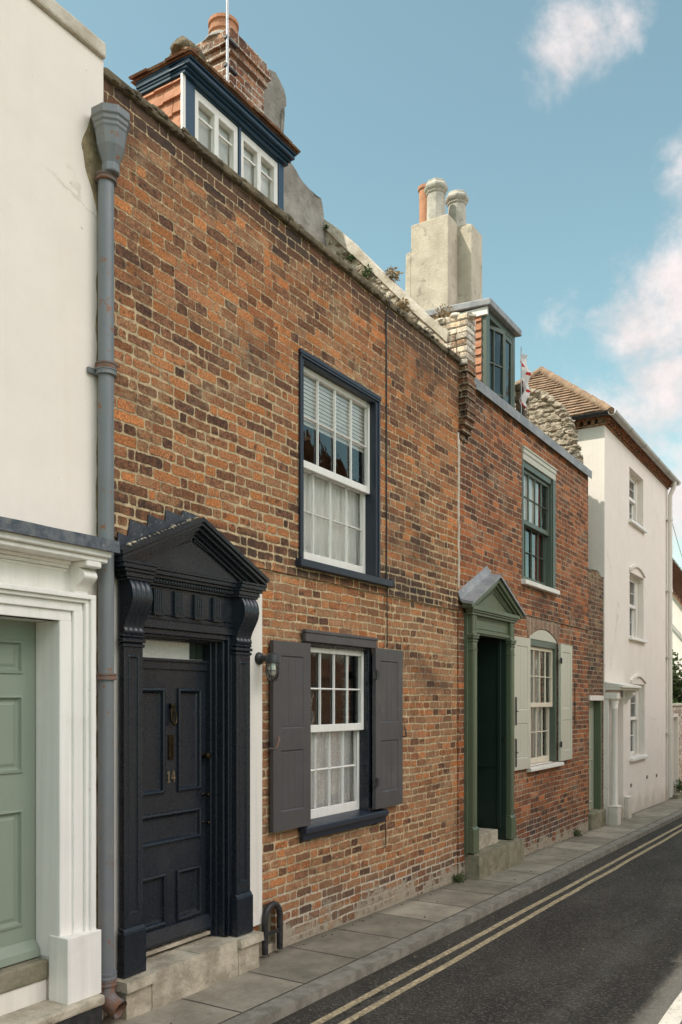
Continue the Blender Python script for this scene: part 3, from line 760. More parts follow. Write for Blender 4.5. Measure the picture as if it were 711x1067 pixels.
def sash_window(parent, hole, zmeet, mats, cols, rows, frame_y=-.012, jamb=.045, headh=.06, sill=None, ys=.045, sill_y=-.055, headmould=True, label=None, right_jamb=None):
    x0, x1, z0, z1 = hole; rj = right_jamb or jamb
    b = MB()
    b.box(x0, x0+jamb, frame_y, .15, z0+.001, z1-.001); b.box(x1-rj, x1, frame_y, .15, z0+.001, z1-.001)
    b.box(x0+jamb, x1-rj, frame_y+.001, .15, z1-headh, z1-.002)
    if headmould:
        b.box(x0-.012, x1+.016, frame_y-.014, frame_y+.01, z1-.026, z1+.006); b.box(x0-.004, x1+.008, frame_y-.012, frame_y+.01, z1-.045, z1-.028)
        b.box(x1-.016, x1+.008, frame_y-.010, frame_y+.01, z0+.001, z1-.045); b.box(x0-.008, x0+.010, frame_y-.010, frame_y+.01, z0+.001, z1-.045)
    w = b.build('window', mats['frame'], parent, bevel=.003)
    if label: w['label'] = label
    sx0, sx1 = x0+jamb, x1-rj
    sash(w, 'sash', sx0+.002, sx1-.002, zmeet-.022, z1-headh-.002, ys, cols, rows, mats['sash'], M['glass'])
    sash(w, 'sash', sx0+.002, sx1-.002, z0+.012, zmeet+.02, ys+.042, cols, rows, mats['sash'], M['glass'], bot=.07)
    if sill:
        b = MB(); a, c, h = sill
        b.prism([(.12,z0+.010),(sill_y,z0-.012),(sill_y,z0-h),(.12,z0-h)], 'x', a, c); b.build('sill', mats['sill'], w, bevel=.005)
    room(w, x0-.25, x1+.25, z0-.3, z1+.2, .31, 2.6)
    return w
wA = {'frame': M['navyw'], 'sash': M['sash'], 'sill': M['navyw']}
w = sash_window(ba, UW, 3.465, wA, 4, 2, sill=(5.045,6.40,.068), label='upstairs navy framed sash window with white bars', right_jamb=.05)
curtain(w, 5.15, 5.66, 2.78, 3.46, .150, M['curt'], 8, .013); curtain(w, 5.63, 6.18, 2.78, 3.46, .152, M['curt'], 9, .013)
b = MB(); zz = 4.20
while zz > 3.80:
    b.quad((5.13,.088,zz-.030),(6.19,.088,zz-.030),(6.19,.098,zz+.002),(5.13,.098,zz+.002)); zz -= .030
b.build('blind', M['blind'], w)
w2 = sash_window(ba, LW, 1.525, {'frame': M['navy'], 'sash': M['sash'], 'sill': M['navyw']}, 4, 2, frame_y=.004, jamb=.05, headh=.05, sill=None, headmould=False, label='ground floor navy framed sash window between charcoal shutters', right_jamb=.06)
b = MB(); b.box(5.13, 6.165, -.034, .0, 2.165, 2.245); b.box(5.12,6.175,-.042,.0,2.228,2.252); b.build('lintel_board', M['char'], w2, bevel=.004)
b = MB(); b.prism([(.10,.853),(-.06,.83),(-.06,.79),(-.035,.775),(-.03,.735),(-.001,.735),(-.001,.80),(.10,.80)], 'x', 5.10, 6.325); b.build('sill', M['navyw'], w2, bevel=.005)
curtain(w2, 5.22, 5.68, .88, 1.50, .150, M['lace'], 7, .013); curtain(w2, 5.64, 6.09, .88, 1.50, .153, M['lace'], 8, .013)
b = MB(); b.tube([(5.19,.16,1.505),(6.10,.16,1.505)], .006, 8); b.build('curtain_rod', M['brass'], w2)

def shutter(parent, x0, x1, z0, z1, y, hinge, mat, ang=0, zr=.5, label=None, edge=None, catch=True, hinges=True):
    b = MB(); st = .085; t = .034; zm = z0+(z1-z0)*zr
    pn = [(x0+st,x1-st,z0+.13,zm-.075),(x0+st,x1-st,zm+.075,z1-.10)]
    b.holes(x0, x1, z0, z1, y, y+t, pn)
    for p in pn:
        b.ring(*p, y, [(0,0),(.006,.007),(.012,.008),(.016,.006)])
        n = 3; wv = (p[1]-p[0]-.032)/n
        for i in range(1, n): b.box(p[0]+.016+wv*i-.002, p[0]+.016+wv*i+.002, y+.0045, y+.007, p[2]+.018, p[3]-.018)
    xh = x1 if hinge == 'r' else x0
    R = Matrix.Rotation(ang, 3, 'Z')
    def turn(mb):
        mb.v = [tuple(R @ (Vector(v)-Vector((xh,y+t,0)))+Vector((xh,y+t,0))) for v in mb.v]; return mb
    o = turn(b).build('shutter', mat, parent, bevel=.003)
    if label: o['label'] = label
    for zz in ((z0+.22, z1-.22) if hinges else ()):
        h = MB(); h.box(xh-.055, xh+.055, y-.004, y, zz-.03, zz+.03); h.tube([(xh,y-.006,zz-.04),(xh,y-.006,zz+.04)], .008, 8)
        turn(h).build('hinge', M['iron'], o)
    if catch:
        xo = x0 if hinge == 'r' else x1; sg = -1 if hinge == 'r' else 1
        k = MB(); zc = z0+(z1-z0)*.46
        k.tube([(xo+sg*.02,.0,zc-.03),(xo+sg*.02,y-.01,zc-.03),(xo+sg*.012,y-.02,zc-.02),(xo-sg*.008,y-.022,zc+.035),(xo-sg*.004,y-.016,zc+.055)], [.006,.006,.008,.009,.006], 8); k.build('shutter_catch', M['rust'], o, smooth=50)
    return o
shutter(ba, 4.735, 5.165, .845, 2.15, -.052, 'r', M['char'], rad(-2.2), .48, label='left charcoal shutter beside the ground floor window', hinges=False)
shutter(ba, 6.115, 6.600, .855, 2.168, -.052, 'l', M['char'], rad(1.0), .48, label='right charcoal shutter beside the ground floor window')

# navy door case
XC = 3.875; YP = -.10
dc_ = MB(); dc_.box(3.372, 3.46, -.045, .0, .255, 2.42); dc_.box(4.285, 4.432, -.045, .0, .255, 2.42); dc_.box(3.46, 4.285, -.045, 0, 2.15, 2.42)   # backing boards
dc_.box(3.372,3.388,-.07,.0,.255,2.42)
dc = dc_.build('door_case', M['navy'], ba, bevel=.003)
b = MB(); b.box(3.46-.001+.0, 3.492, -.044, .16, .255, 2.148); b.box(4.255, 4.286, -.044, .16, .255, 2.148); b.box(3.492, 4.255, -.044, .16, 2.118, 2.149)
for q, y in ((.030,-.02),(.046,.03),(.062,.06)):                    # stepped jamb mouldings
    b.box(4.255-q, 4.255-q+.017, y, .16, .255, 2.119); b.box(3.492+q-.017, 3.492+q, y, .16, .255, 2.119); b.box(3.492+q, 4.255-q, y, .16, 2.119-q*.4, 2.1185)
b.build('jamb_lining', M['navy'], dc, bevel=.003)
def pilaster(x0, x1):
    b = MB(); b.holes(x0, x1, .515, 2.03, YP, -.046, [(x0+.032,x1-.032,.58,1.985)])
    b.ring(x0+.032, x1-.032, .58, 1.985, YP, [(0,0),(.003,-.004),(.008,-.004),(.012,.010),(.016,.011)])
    p = b.build('pilaster', M['navy'], dc, bevel=.002)
    b = MB(); b.box(x0-.012, x1+.012, YP-.022, -.046, .252, .49); b.prism([(YP-.022,.49),(YP,.515),(-.046,.515),(-.046,.49)], 'x', x0-.008, x1+.008); b.build('base_block', M['navy'], p, bevel=.004)
    b = MB()
    for z0, z1, q in ((2.03,2.048,.010),(2.048,2.056,.002),(2.056,2.076,.014),(2.076,2.084,.004),(2.084,2.098,.010)): b.box(x0-q, x1+q, YP-q, -.046, z0, z1)
    b.build('capital', M['navy'], p, bevel=.004)
    console(p, x0-.004, x1+.004, 2.098, 2.388, YP-.095, YP-.012, -.046, M['navy'], 4, 'bracket', .010)
pilaster(3.325, 3.465); pilaster(4.285, 4.425)
b = MB()                                   # entablature: architrave, frieze, cornice
b.box(3.465, 4.285, -.066, -.046, 2.15, 2.200); b.box(3.465, 4.285, -.056, -.046, 2.205, 2.388); b.box(3.465,4.285,-.074,-.046,2.198,2.206); b.box(3.465,4.285,-.068,-.046,2.228,2.236)
for z0, z1, y in ((2.388,2.402,-.085),(2.402,2.428,-.098),(2.428,2.446,-.118),(2.446,2.470,-.138),(2.470,2.486,-.148)): b.box(3.50, 4.25, y, -.046, z0, z1)
for a, c in ((3.285,3.50),(4.25,4.465)):
    for z0, z1, q in ((2.388,2.402,.0),(2.402,2.428,.012),(2.428,2.446,.030),(2.446,2.470,.050),(2.470,2.486,.060)):
        xa, xb = (a-q+.02, c) if a < 4 else (a, c+q-.02)
        b.box(xa, xb, -.165-q*.7, -.046, z0, z1)
for i in range(32):
    xx = 3.51+i*(4.24-3.51)/31; b.box(xx-.006, xx+.006, -.109, -.097, 2.406, 2.425)
ent = b.build('entablature', M['navy'], dc, bevel=.003)
for xx in (3.605, 3.775, 3.945, 4.115):
    b = MB(); b.box(xx-.036, xx+.036, -.082, -.056, 2.236, 2.372); 
    for k in (-.024,-.008,.008,.024): b.box(xx+k-.005, xx+k+.005, -.088, -.082, 2.246, 2.372)
    b.box(xx-.040, xx+.040, -.090, -.056, 2.222, 2.236)
    b.build('frieze_block', M['navy'], ent, bevel=.002)
b = MB()
xl, xr, zb, zp = 3.235, 4.515, 2.518, 2.815
chevron(b, xl, xr, XC, zb+.012, zp, .026, -.215, -.02); chevron(b, xl+.01, xr-.01, XC, zb-.014, zp-.026, .022, -.200, -.02)
chevron(b, xl+.05, xr-.05, XC, zb-.018, zp-.048, .024, -.170, -.02); chevron(b, xl+.11, xr-.11, XC, zb-.016, zp-.072, .022, -.135, -.02); chevron(b, xl+.17, xr-.17, XC, zb-.012, zp-.094, .020, -.112, -.02)
b.prism([(xl+.08,2.486),(xr-.08,2.486),(XC,zp-.085)], 'y', -.088, -.02)
for sgn in (-1, 1):                       # raking dentils
    for i in range(22):
        t = (i+1)/23; xx = XC+sgn*(.44*(1-t)); zz = zp-.117-(zp-.10-zb)*(1-t)*.815
        b.box(xx-.006, xx+.006, -.103, -.089, zz-.016, zz+.006)
b.build('pediment', M['navy'], dc, bevel=.003)
# saw-tooth flashing dressed into the brick joints above the left rake
b = MB(); teeth = [(3.345,2.655),(3.435,2.735),(3.575,2.790),(3.715,2.845),(3.865,2.870)]
poly = [(3.335,2.50)]
for i, (tx, tz) in enumerate(teeth):
    poly.append((tx, tz)); poly.append((tx+(.135 if i else .07), tz-.012))
poly += [(4.06,2.80),(XC,2.80)]
b.prism(poly, 'y', -.012, .002); b.build('stepped_flashing', M['leadd'], dc)
b = MB()                                   # limey mortar crumbs along the rake edge
for i in range(26):
    t = i/25; xx = xl+.06+(XC-xl-.10)*t; rock(b, (xx, -.19+rnd.uniform(-.015,.03), zb+.02+(zp-zb-.01)*(xx-xl)/(XC-xl)), rnd.uniform(.004,.012), 1.6, 1.4, .7, .4, 1, i)
b.build('mortar_crumbs', M['stone'], dc)
# navy door with fanlight
DY = .10
navy_steps = [(-.016,.0),(-.012,-.014),(-.002,-.018),(.006,-.012),(.012,.004),(.018,.012),(.026,.013)]
d = panel_door(ba, 'door', 3.545, 4.202, .315, 1.925, DY, [(3.62,3.805,1.20,1.80),(3.945,4.13,1.20,1.80),(3.62,4.13,.90,1.06),(3.62,3.815,.42,.70),(3.935,4.13,.42,.70)], M['navy'], navy_steps)
b = MB(); b.prism([(DY,.40),(DY-.02,.395),(DY-.05,.325),(DY-.05,.312),(DY,.312)], 'x', 3.548, 4.20); b.build('weatherboard', M['navy'], d, bevel=.003)
b = MB(); b.box(3.55, 4.195, DY-.04, DY+.06, .268, .29); b.build('threshold', M['stone'], ba, bevel=.003)
b = MB(); b.lathe((3.875,DY-.012), [(.004,1.725),(.016,1.722),(.019,1.705),(.012,1.69),(.004,1.688)], 12)
b.tube([(3.867,DY-.018,1.70),(3.855,DY-.026,1.66),(3.852,DY-.028,1.63),(3.862,DY-.030,1.605),(3.875,DY-.031,1.598),(3.888,DY-.030,1.605),(3.898,DY-.028,1.63),(3.895,DY-.026,1.66),(3.883,DY-.018,1.70)], [.005,.005,.006,.008,.010,.008,.006,.005,.005], 8)
b.tube([(3.875,DY-.026,1.71),(3.875,DY-.022,1.62)], [.010,.006], 8); b.build('knocker', M['brass'], d, smooth=50)
b = MB(); b.holes(3.852, 3.898, 1.385, 1.535, DY-.008, DY, [(3.864,3.886,1.405,1.515)]); b.box(3.864,3.886,DY-.004,DY-.002,1.405,1.515); b.build('letter_plate', M['brass'], d, bevel=.002)
b = MB(); zt, zl = 1.318, 1.255                # the number 14
b.box(3.848,3.858,DY-.008,DY-.001,zl,zt); b.prism([(3.848,zt),(3.838,zt-.014),(3.838,zt-.022),(3.848,zt-.012)], 'y', DY-.0075, DY-.001); b.box(3.840,3.866,DY-.007,DY-.001,zl-.006,zl)
b.box(3.894,3.904,DY-.008,DY-.001,zl-.006,zt-.008); b.prism([(3.893,zt+.002),(3.900,zt),(3.884,zl+.026),(3.876,zl+.024)], 'y', DY-.0077, DY-.001); b.box(3.876,3.911,DY-.0074,DY-.001,zl+.014,zl+.024)
b.build('door_number', M['numb'], d)
def knob(parent, x, z, r, name='knob'):
    b = MB(); n = 14; prof = [(.001,-.002),(r*.8,-.002),(r*.85,-.008),(r*.35,-.012),(r*.35,-.028),(r*.9,-.036),(r,-.046),(r*.8,-.056),(.001,-.060)]
    vs = []; fs = []
    for rr, yy in prof:
        for k in range(n):
            t = 6.2832*k/n; vs.append((x+rr*math.cos(t), DY+yy, z+rr*math.sin(t)))
    for i in range(len(prof)-1):
        for k in range(n): fs.append((i*n+k, i*n+(k+1)%n, (i+1)*n+(k+1)%n, (i+1)*n+k))
    b.add(vs, fs); return b.build(name, M['brass'], parent, smooth=50)
knob(d, 4.165, 1.395, .024); knob(d, 4.165, 1.15, .015, 'lock'); knob(d, 4.165, .975, .012, 'lock')
b = MB(); b.box(3.545, 4.202, DY-.012, DY+.05, 1.925, 1.985); b.box(3.54, 4.208, DY-.024, DY+.05, 1.972, 1.99); b.build('transom', M['navy'], ba, bevel=.003)
b = MB(); b.quad((3.54,DY+.03,1.985),(4.205,DY+.03,1.985),(4.205,DY+.03,2.12),(3.54,DY+.03,2.12)); fl = b.build('fanlight', M['frost'], ba)
b = MB(); b.box(4.075,4.19,DY+.022,DY+.0285,1.998,2.10); b.box(4.128,4.134,DY+.016,DY+.022,1.998,2.10); b.build('side_pane', M['dgreen'], fl)
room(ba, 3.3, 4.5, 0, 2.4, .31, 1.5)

# dormer with two casements
dm_ = MB(); DYF = .30
dm_.box(4.225, 4.325, DYF, DYF+.12, 4.9, 5.79); dm_.box(5.262, 5.325, DYF, DYF+.12, 4.9, 5.79); dm_.box(4.785,4.805,DYF-.004,DYF+.12,4.9,5.772); dm_.box(4.325,5.262,DYF-.002,DYF+.12,5.773,5.79)
dm_.box(4.245,5.315,DYF+.12,DYF+.14,4.8,5.0)
dm = dm_.build('dormer', M['navyd'], ba, bevel=.003)
b = MB()                                   # moulded eaves board
for z0, z1, y in ((5.785,5.807,-.025),(5.807,5.824,-.045),(5.824,5.852,-.072),(5.852,5.866,-.086)): b.box(4.205+y*.3, 5.34-y*.4, DYF+y, DYF+.10, z0, z1); b.box(4.205+y*.3,4.235,DYF+.10,.70,z0,z1)
b.build('eaves_board', M['navyd'], dm, bevel=.003)
for a, c in ((4.325,4.785),(4.805,5.262)):
    b = MB(); b.holes(a+.002, c-.002, 5.02, 5.77, DYF+.01, DYF+.06, [(a+.045,(a+c)/2-.022,5.09,5.715),((a+c)/2+.022,c-.045,5.09,5.715)])
    wv = b.build('casement', M['sash'], dm, bevel=.003)
    b = MB(); 
    for p, q in ((a+.045,(a+c)/2-.022),((a+c)/2+.022,c-.045)): b.box(p,q,DYF+.026,DYF+.042,5.40,5.415); b.box(p,q,DYF+.028,DYF+.042,5.62,5.632)
    b.box((a+c)/2-.022,(a+c)/2+.022,DYF+.046,DYF+.052,5.40,5.64); b.build('glazing_bar', M['sash'], wv)
    b = MB(); b.quad((a+.04,DYF+.045,5.085),(c-.04,DYF+.045,5.085),(c-.04,DYF+.045,5.72),(a+.04,DYF+.045,5.72)); b.build('glass', M['glass'], wv)
    b = MB(); b.quad((a+.03,DYF+.066,5.40),(c-.03,DYF+.066,5.40),(c-.03,DYF+.066,5.745),(a+.03,DYF+.066,5.745)); b.build('blind', M['blind'], wv)
room(dm, 4.26, 5.31, 4.9, 5.78, DYF+.13, .69)
def hung_tiles(b, X, y0, y1, z0, z1, nx=-1, gauge=.10, tw=.16):
    r = 0; z = z0
    while z < z1:
        y = y0-(tw*.5 if r % 2 else 0)
        while y < y1:
            ya, yb = max(y,y0), min(y+tw*.96, y1)
            if yb-ya > .015:
                zt = min(z+gauge*1.3, z1); o0 = nx*(.026+rnd.uniform(0,.008)); o1 = nx*.006; dz = rnd.uniform(-.006,.006)
                vs = [(X+o0,ya,z+dz),(X+o0,yb,z+dz+rnd.uniform(-.004,.004)),(X+o1,yb,zt),(X+o1,ya,zt),(X,ya,z+dz),(X,yb,z+dz),(X,yb,zt),(X,ya,zt)]
                b.add(vs, [(0,1,2,3),(0,4,5,1),(0,3,7,4),(1,5,6,2),(3,2,6,7)])
            y += tw
        z += gauge; r += 1
b = MB(); b.box(4.226,4.255,DYF+.12,.72,4.9,5.789); b.box(4.26,5.31,.70,.72,4.9,5.789); hung_tiles(b, 4.224, DYF+.01, .72, 4.85, 5.789); b.build('tile_cheek', M['tilev'], dm)
b = MB(); b.box(4.196,4.226,DYF-.004,DYF+.012,4.95,5.786); b.build('corner_bead', M['sash'], dm)
b = MB(); b.box(5.312,5.324,DYF+.12,.72,4.9,5.789); b.build('lead_cheek', M['lead'], dm)
b = MB(); ex = (4.165, 5.385, DYF-.100, .73); ezr = 5.869; ry = .73; rr = (4.66, 4.98); rz = 6.20   # hipped, ridge at the back
b.quad((ex[0],ex[2],ezr),(ex[1],ex[2],ezr),(rr[1],ry,rz),(rr[0],ry,rz)); b.quad((ex[0],ex[2],ezr),(rr[0],ry,rz),(ex[0],ex[3],ezr)); b.quad((ex[1],ex[2],ezr),(ex[1],ex[3],ezr),(rr[1],ry,rz))
b.quad((ex[0],ex[3],ezr),(rr[0],ry,rz),(rr[1],ry,rz),(ex[1],ex[3],ezr)); b.quad((ex[0],ex[2],ezr),(ex[0],ex[3],ezr),(ex[1],ex[3],ezr),(ex[1],ex[2],ezr))
up = (0, ry-ex[2], rz-ezr); lu = math.hypot(up[1], up[2]); tile_slope(b, (ex[0],ex[2],ezr), (ex[1],ex[2],ezr), up, int(lu/.095), .095, .16, .014, .010, (rr[0]-ex[0])/lu, (ex[1]-rr[1])/lu)
up = (rr[0]-ex[0], 0, rz-ezr); lu = math.hypot(up[0], up[2]); tile_slope(b, (ex[0],ex[3],ezr), (ex[0],ex[2],ezr), up, int(lu/.095), .095, .16, .014, .010, 0, (ex[3]-ex[2])/lu)
dr = b.build('dormer_roof', M['tile'], dm)
b = MB()
for i in range(11):
    t = .15+.85*i/10; rock(b, (ex[0]+(rr[0]-ex[0])*t+.03, ex[2]+(ry-ex[2])*t, ezr+(rz-ezr)*t+.012), .085-.02*t+rnd.uniform(-.01,.012), 1.2, 1.1, .75, .45, 2, i)
for i in range(5): rock(b, (4.22+.05*i, .30+.07*i, 5.955+.022*i), .068-.006*i, 1.3, 1.1, .8, .4, 2, i+50)
for i in range(4): rock(b, (rr[0]+.02+.09*i, ry, rz), .075, 1.2, 1, .7, .35, 2, i+30)
b.build('mortar_hip', M['coping'], dr, smooth=60)

# brick chimney with cement flank, clay pot
ch_ = MB(); cx0, cx1, cy0, cy1 = 5.92, 6.42, 1.30, 1.66
ch_.box(cx0,cx1,cy0,cy1,5.3,7.40); ch_.box(cx0-.02,cx1+.02,cy0-.02,cy1+.02,7.40,7.475); ch_.box(cx0-.045,cx1+.045,cy0-.045,cy1+.045,7.475,7.55); ch_.box(cx0-.02,cx1+.02,cy0-.02,cy1+.02,7.55,7.625)
ch = ch_.build('chimney', M['brickS'], ba, bevel=.006)
b = MB(); b.lathe((6.07,1.50), [(.13,7.62),(.125,7.68),(.122,7.72),(.135,7.73),(.135,7.76),(.122,7.77),(.125,7.80),(.138,7.81),(.138,7.84),(.105,7.84),(.10,7.75)], 20); b.build('chimney_pot', M['terra'], ch, smooth=40)
b = MB(); b.lathe((6.07,1.50), [(.20,7.61),(.16,7.67),(.12,7.70)], 12); b.build('mortar_flaunching', M['roughr'], ch, smooth=50)
def slab_rough(name, poly, axis, a, b_, mat, parent, amp=.05, sub=4, seed=1):
    """irregular mass: a prism subdivided and pushed about"""
    bm = bmesh.new(); mb = MB().prism(poly, axis, a, b_)
    vs = [bm.verts.new(v) for v in mb.v]; bm.verts.index_update()
    for f in mb.f: bm.faces.new([vs[i] for i in f])
    bmesh.ops.triangulate(bm, faces=bm.faces[:])
    for _ in range(sub): bmesh.ops.subdivide_edges(bm, edges=[e for e in bm.edges if e.calc_length() > .09], cuts=1, use_grid_fill=True)
    bmesh.ops.triangulate(bm, faces=bm.faces[:])
    bm.normal_update()
    for v in bm.verts:
        p = v.co; n = mnoise.noise(p*2.2+Vector((seed,0,0)))*amp+mnoise.noise(p*7+Vector((0,seed,0)))*amp*.45
        v.co = p+v.normal*n
    out = MB(); bm.verts.index_update()
    out.add([v.co[:] for v in bm.verts], [tuple(v.index for v in f.verts) for f in bm.faces]); bm.free()
    return out.build(name, mat, parent, smooth=50)
for xa_, xb_ in ((3.275,3.495),(4.240,4.475)):
    slab_rough('doorstep_cap', [(-.155,.195),(-.02,.195),(-.02,.25),(-.148,.25)], 'x', xa_, xb_, M['stone'], ba, .007, 4, xa_)
for xa_, xb_, y_, zt_ in ((3.297,3.486,-.128,.196),(3.488,3.888,-.130,.247),(3.892,4.243,-.126,.249),(4.246,4.460,-.128,.197)):
    slab_rough('doorstep', [(y_,-.1),(.10,-.1),(.10,zt_),(y_+.006,zt_)], 'x', xa_, xb_, M['stone'], ba, .006, 4, xa_)
slab_rough('cement_flank', [(6.6,5.4),(7.44,5.4),(7.44,7.80),(7.47,7.98),(7.56,8.10),(7.50,8.24),(7.34,8.32),(7.22,8.27),(7.12,8.0),(6.6,7.6)], 'y', 1.85, 2.15, M['roughr'], ch, .05, 4, 3)
slab_rough('rendered_ridge', [(6.3,5.2),(7.86,5.2),(7.86,6.98),(7.76,7.12),(7.55,7.10),(7.40,7.10),(7.18,7.22),(6.98,7.15),(6.6,7.2),(6.3,6.6)], 'y', 1.55, 1.95, M['roughr'], ba, .05, 4, 9)
# raised party wall, limewashed side to the left, ending in a corbelled brick pier on the street
pw_ = MB(); pw_.prism([(.02,4.9),(.02,5.16),(.36,5.56),(1.60,6.90),(2.6,6.9),(2.6,4.9)], 'x', 7.872, 8.03)
pw = pw_.build('party_wall', M['party'], ba)
slab_rough('coping', [(.12,5.30),(.36,5.555),(1.62,6.91),(1.62,7.00),(1.40,6.80),(.36,5.655),(.10,5.40)], 'x', 7.84, 8.07, M['copw'], pw, .018, 5, 4)
b = MB()                                    # flints and broken bricks showing through the lime
for i in range(70):
    y = rnd.uniform(.45,1.5); top = 5.55+(y-.36)*1.08; rock(b, (7.866, y, top-rnd.uniform(.02,.14)), rnd.uniform(.02,.045), .5, 1.3, .8, .4, 1, i)
tag(b.build('exposed_rubble', M['rubble'], pw), kind='stuff')
pr_ = MB(); z = 4.33
while z < 5.06:
    q = min(1, max(.15, (z-4.30)/.22)); jx, jy = rnd.uniform(-.006,.006), rnd.uniform(-.007,.007)
    pr_.box(7.872+rnd.uniform(-.004,.0),8.082+jx,-.094*q+jy,.10,z+.004,z+.0605); pr_.box(7.88,8.07,-.084*q,.10,z-.004,z+.004); z += .0645
sm = MB(); z = 2.85
while z < 4.33:
    j = rnd.uniform(-.008,.008); sm.box(7.852+j, 7.888+j+rnd.uniform(0,.012), -.005, .004, z, z+.066); z += .064
sm.build('mortar_seam', M['copw'], ba, bevel=.004)
pier = pr_.build('pier', M['brickC'], ba, bevel=.008, seg=2)
b = MB(); z = 5.045
while z < 5.50:
    y = -.092
    while y < .52:
        l = rnd.uniform(.09,.14); k = rnd.uniform(-.012,.012); b.box(7.866+k,8.088+k*.6,y,y+l-.010,z+.002,z+.060+rnd.uniform(-.004,.003)); y += l
    b.box(7.88,8.075,-.082,.54,z-.002,z+.064); z += .0645
b.build('limed_head', M['brickW'], pier, bevel=.010, seg=2)
b = MB()
for i in range(26): rock(b, (7.98+rnd.uniform(-.10,.10), -.09+rnd.random()*.6, 5.555+rnd.uniform(-.012,.012)), rnd.uniform(.04,.065), 1.2, 1.2, .6, .4, 2, i)
b.build('pier_capping', M['copw'], pier, smooth=60)

# small things fixed to the brick house
lm = thing('wall_lamp', (4.60,0,2.0), 'black bulkhead lamp with clear glass jar beside navy door', 'lamp')
b = MB(); y = -.010
def disc_y(b, x, z, prof, n=18):
    vs = []; fs = []
    for r, yy in prof:
        for k in range(n):
            t = 6.2832*k/n; vs.append((x+r*math.cos(t), yy, z+r*math.sin(t)))
    for i in range(len(prof)-1):
        for k in range(n): fs.append((i*n+k, i*n+(k+1)%n, (i+1)*n+(k+1)%n, (i+1)*n+k))
    fs.append(tuple(range(n))); fs.append(tuple((len(prof)-1)*n+k for k in range(n)))
    b.add(vs, fs)
disc_y(b, 4.60, 2.02, [(.042,-.010),(.042,-.022),(.034,-.034),(.022,-.040),(.020,-.12),(.026,-.125)]); b.build('bracket', M['iron'], lm, smooth=40)
b = MB(); b.lathe((4.60,-.125), [(.010,2.055),(.030,2.05),(.042,2.035),(.046,1.995),(.046,1.985),(.036,1.983)], 18); b.build('cap', M['iron'], lm, smooth=40)
b = MB(); b.lathe((4.60,-.125), [(.038,1.984),(.040,1.93),(.036,1.895),(.022,1.876),(.002,1.872)], 18); b.build('glass_jar', M['clear'], lm, smooth=60)
b = MB(); b.lathe((4.60,-.125), [(.012,1.985),(.022,1.955),(.024,1.93),(.014,1.908),(.002,1.904)], 14); b.build('bulb', M['bulb'], lm, smooth=60)
b = MB()
for k in range(4):
    t = k*math.pi/2+.4; cx_, cy_ = 4.60+.043*math.cos(t), -.125+.043*math.sin(t)
    b.tube([(cx_,cy_,1.99),(cx_,cy_,1.92),(4.60+.030*math.cos(t),-.125+.030*math.sin(t),1.875),(4.60,-.125,1.862)], .003, 6)
b.tube([(4.60+.044*math.cos(t/16*6.2832),-.125+.044*math.sin(t/16*6.2832),1.935) for t in range(17)], .003, 6); b.build('cage', M['iron'], lm)
bs = thing('boot_scraper', (4.73,0,.07), 'black iron arched boot scraper set in niche at wall foot', 'boot scraper')
b = MB(); pts = [(4.645,-.03,.04)]+[(4.645,-.03,.25)]+[(4.73-.085*math.cos(math.pi*i/12), -.03, .27+.09*math.sin(math.pi*i/12)) for i in range(13)]+[(4.815,-.03,.25),(4.815,-.03,.04)]
b.tube(pts, .022, 8); b.build('hoop', M['iron'], bs, smooth=50)
b = MB(); b.box(4.655,4.805,-.036,-.026,.16,.185); b.tube([(4.66,-.03,.17),(4.63,-.03,.17)], .012, 8); b.build('blade', M['iron'], bs, bevel=.002)
b = MB(); b.box(4.62,4.84,.055,.075,.05,.38); b.build('niche_back', M['stoneg'], ba)
b = MB(); pts = []
for i in range(60):
    z = 5.14-(5.14-2.74)*i/59; pts.append((6.372+.006*mnoise.noise(Vector((z*2,1,1))), -.040 if z > 5.05 else -.010, z))
b.tube(pts, .0065, 6); cb = b.build('cable', M['iron'], None)
tag(cb, 'thin black cable running down the brick wall right of upstairs window', 'cable')
cj = thing('junction_box', (6.40,0,2.66), 'small black junction box beside the upstairs window sill', 'box')
b = MB(); b.box(6.405,6.465,-.040,-.0,2.70,2.765); b.build('box', M['iron'], cj, bevel=.005)
b = MB(); b.tube([(6.372,-.012,2.74),(6.39,-.018,2.73),(6.41,-.02,2.73)], .0065, 6); b.tube([(6.405,-.012,2.715),(6.385,-.012,2.69),(6.378,-.012,2.64)], .006, 6); b.build('cable_end', M['iron'], cj)
b = MB(); pts = []
for i in range(60):
    z = 2.64-(2.64-2.19)*i/59; pts.append((6.378+.004*mnoise.noise(Vector((z*2,5,1))), -.012-.008*(z>2.63), z))
b.tube(pts, .005, 6); b2 = MB(); b2.tube([(6.355+.006*mnoise.noise(Vector((z*.1,5,1))), -.010, .83-z*.3/20) for z in range(20)]+[(6.345,-.010,.515),(6.325,-.010,.505)], .005, 6)
tag(b.build('cable', M['iron']), 'thin dark wire running into the top of right charcoal shutter', 'cable'); tag(b2.build('cable', M['iron']), 'loose end of thin wire on bricks below the right charcoal shutter', 'cable')
ae = thing('aerial_pole', (5.80,1.24,6.9), 'thin metal aerial pole strapped to the brick chimney', 'aerial')
b = MB(); b.tube([(5.80,1.235,7.02),(5.80,1.235,8.75)], .013, 10); b.build('pole', M['steel'], ae, smooth=50)
b = MB(); b.tube([(5.80,1.235,8.62),(5.80,1.235,7.92)], .014, 8); b.tube([(5.80,1.235,7.92),(5.70,1.235,7.90),(5.62,1.235,7.84),(5.60,1.235,7.70)], .008, 8); b.tube([(5.45,1.235,8.6),(5.80,1.24,8.61),(6.2,1.235,8.6)], .009, 6)
for i in range(6): b.tube([(5.5+i*.13,1.10,8.6),(5.5+i*.13,1.37,8.6)], .004, 6)
b.build('antenna', M['steel'], ae, smooth=50)
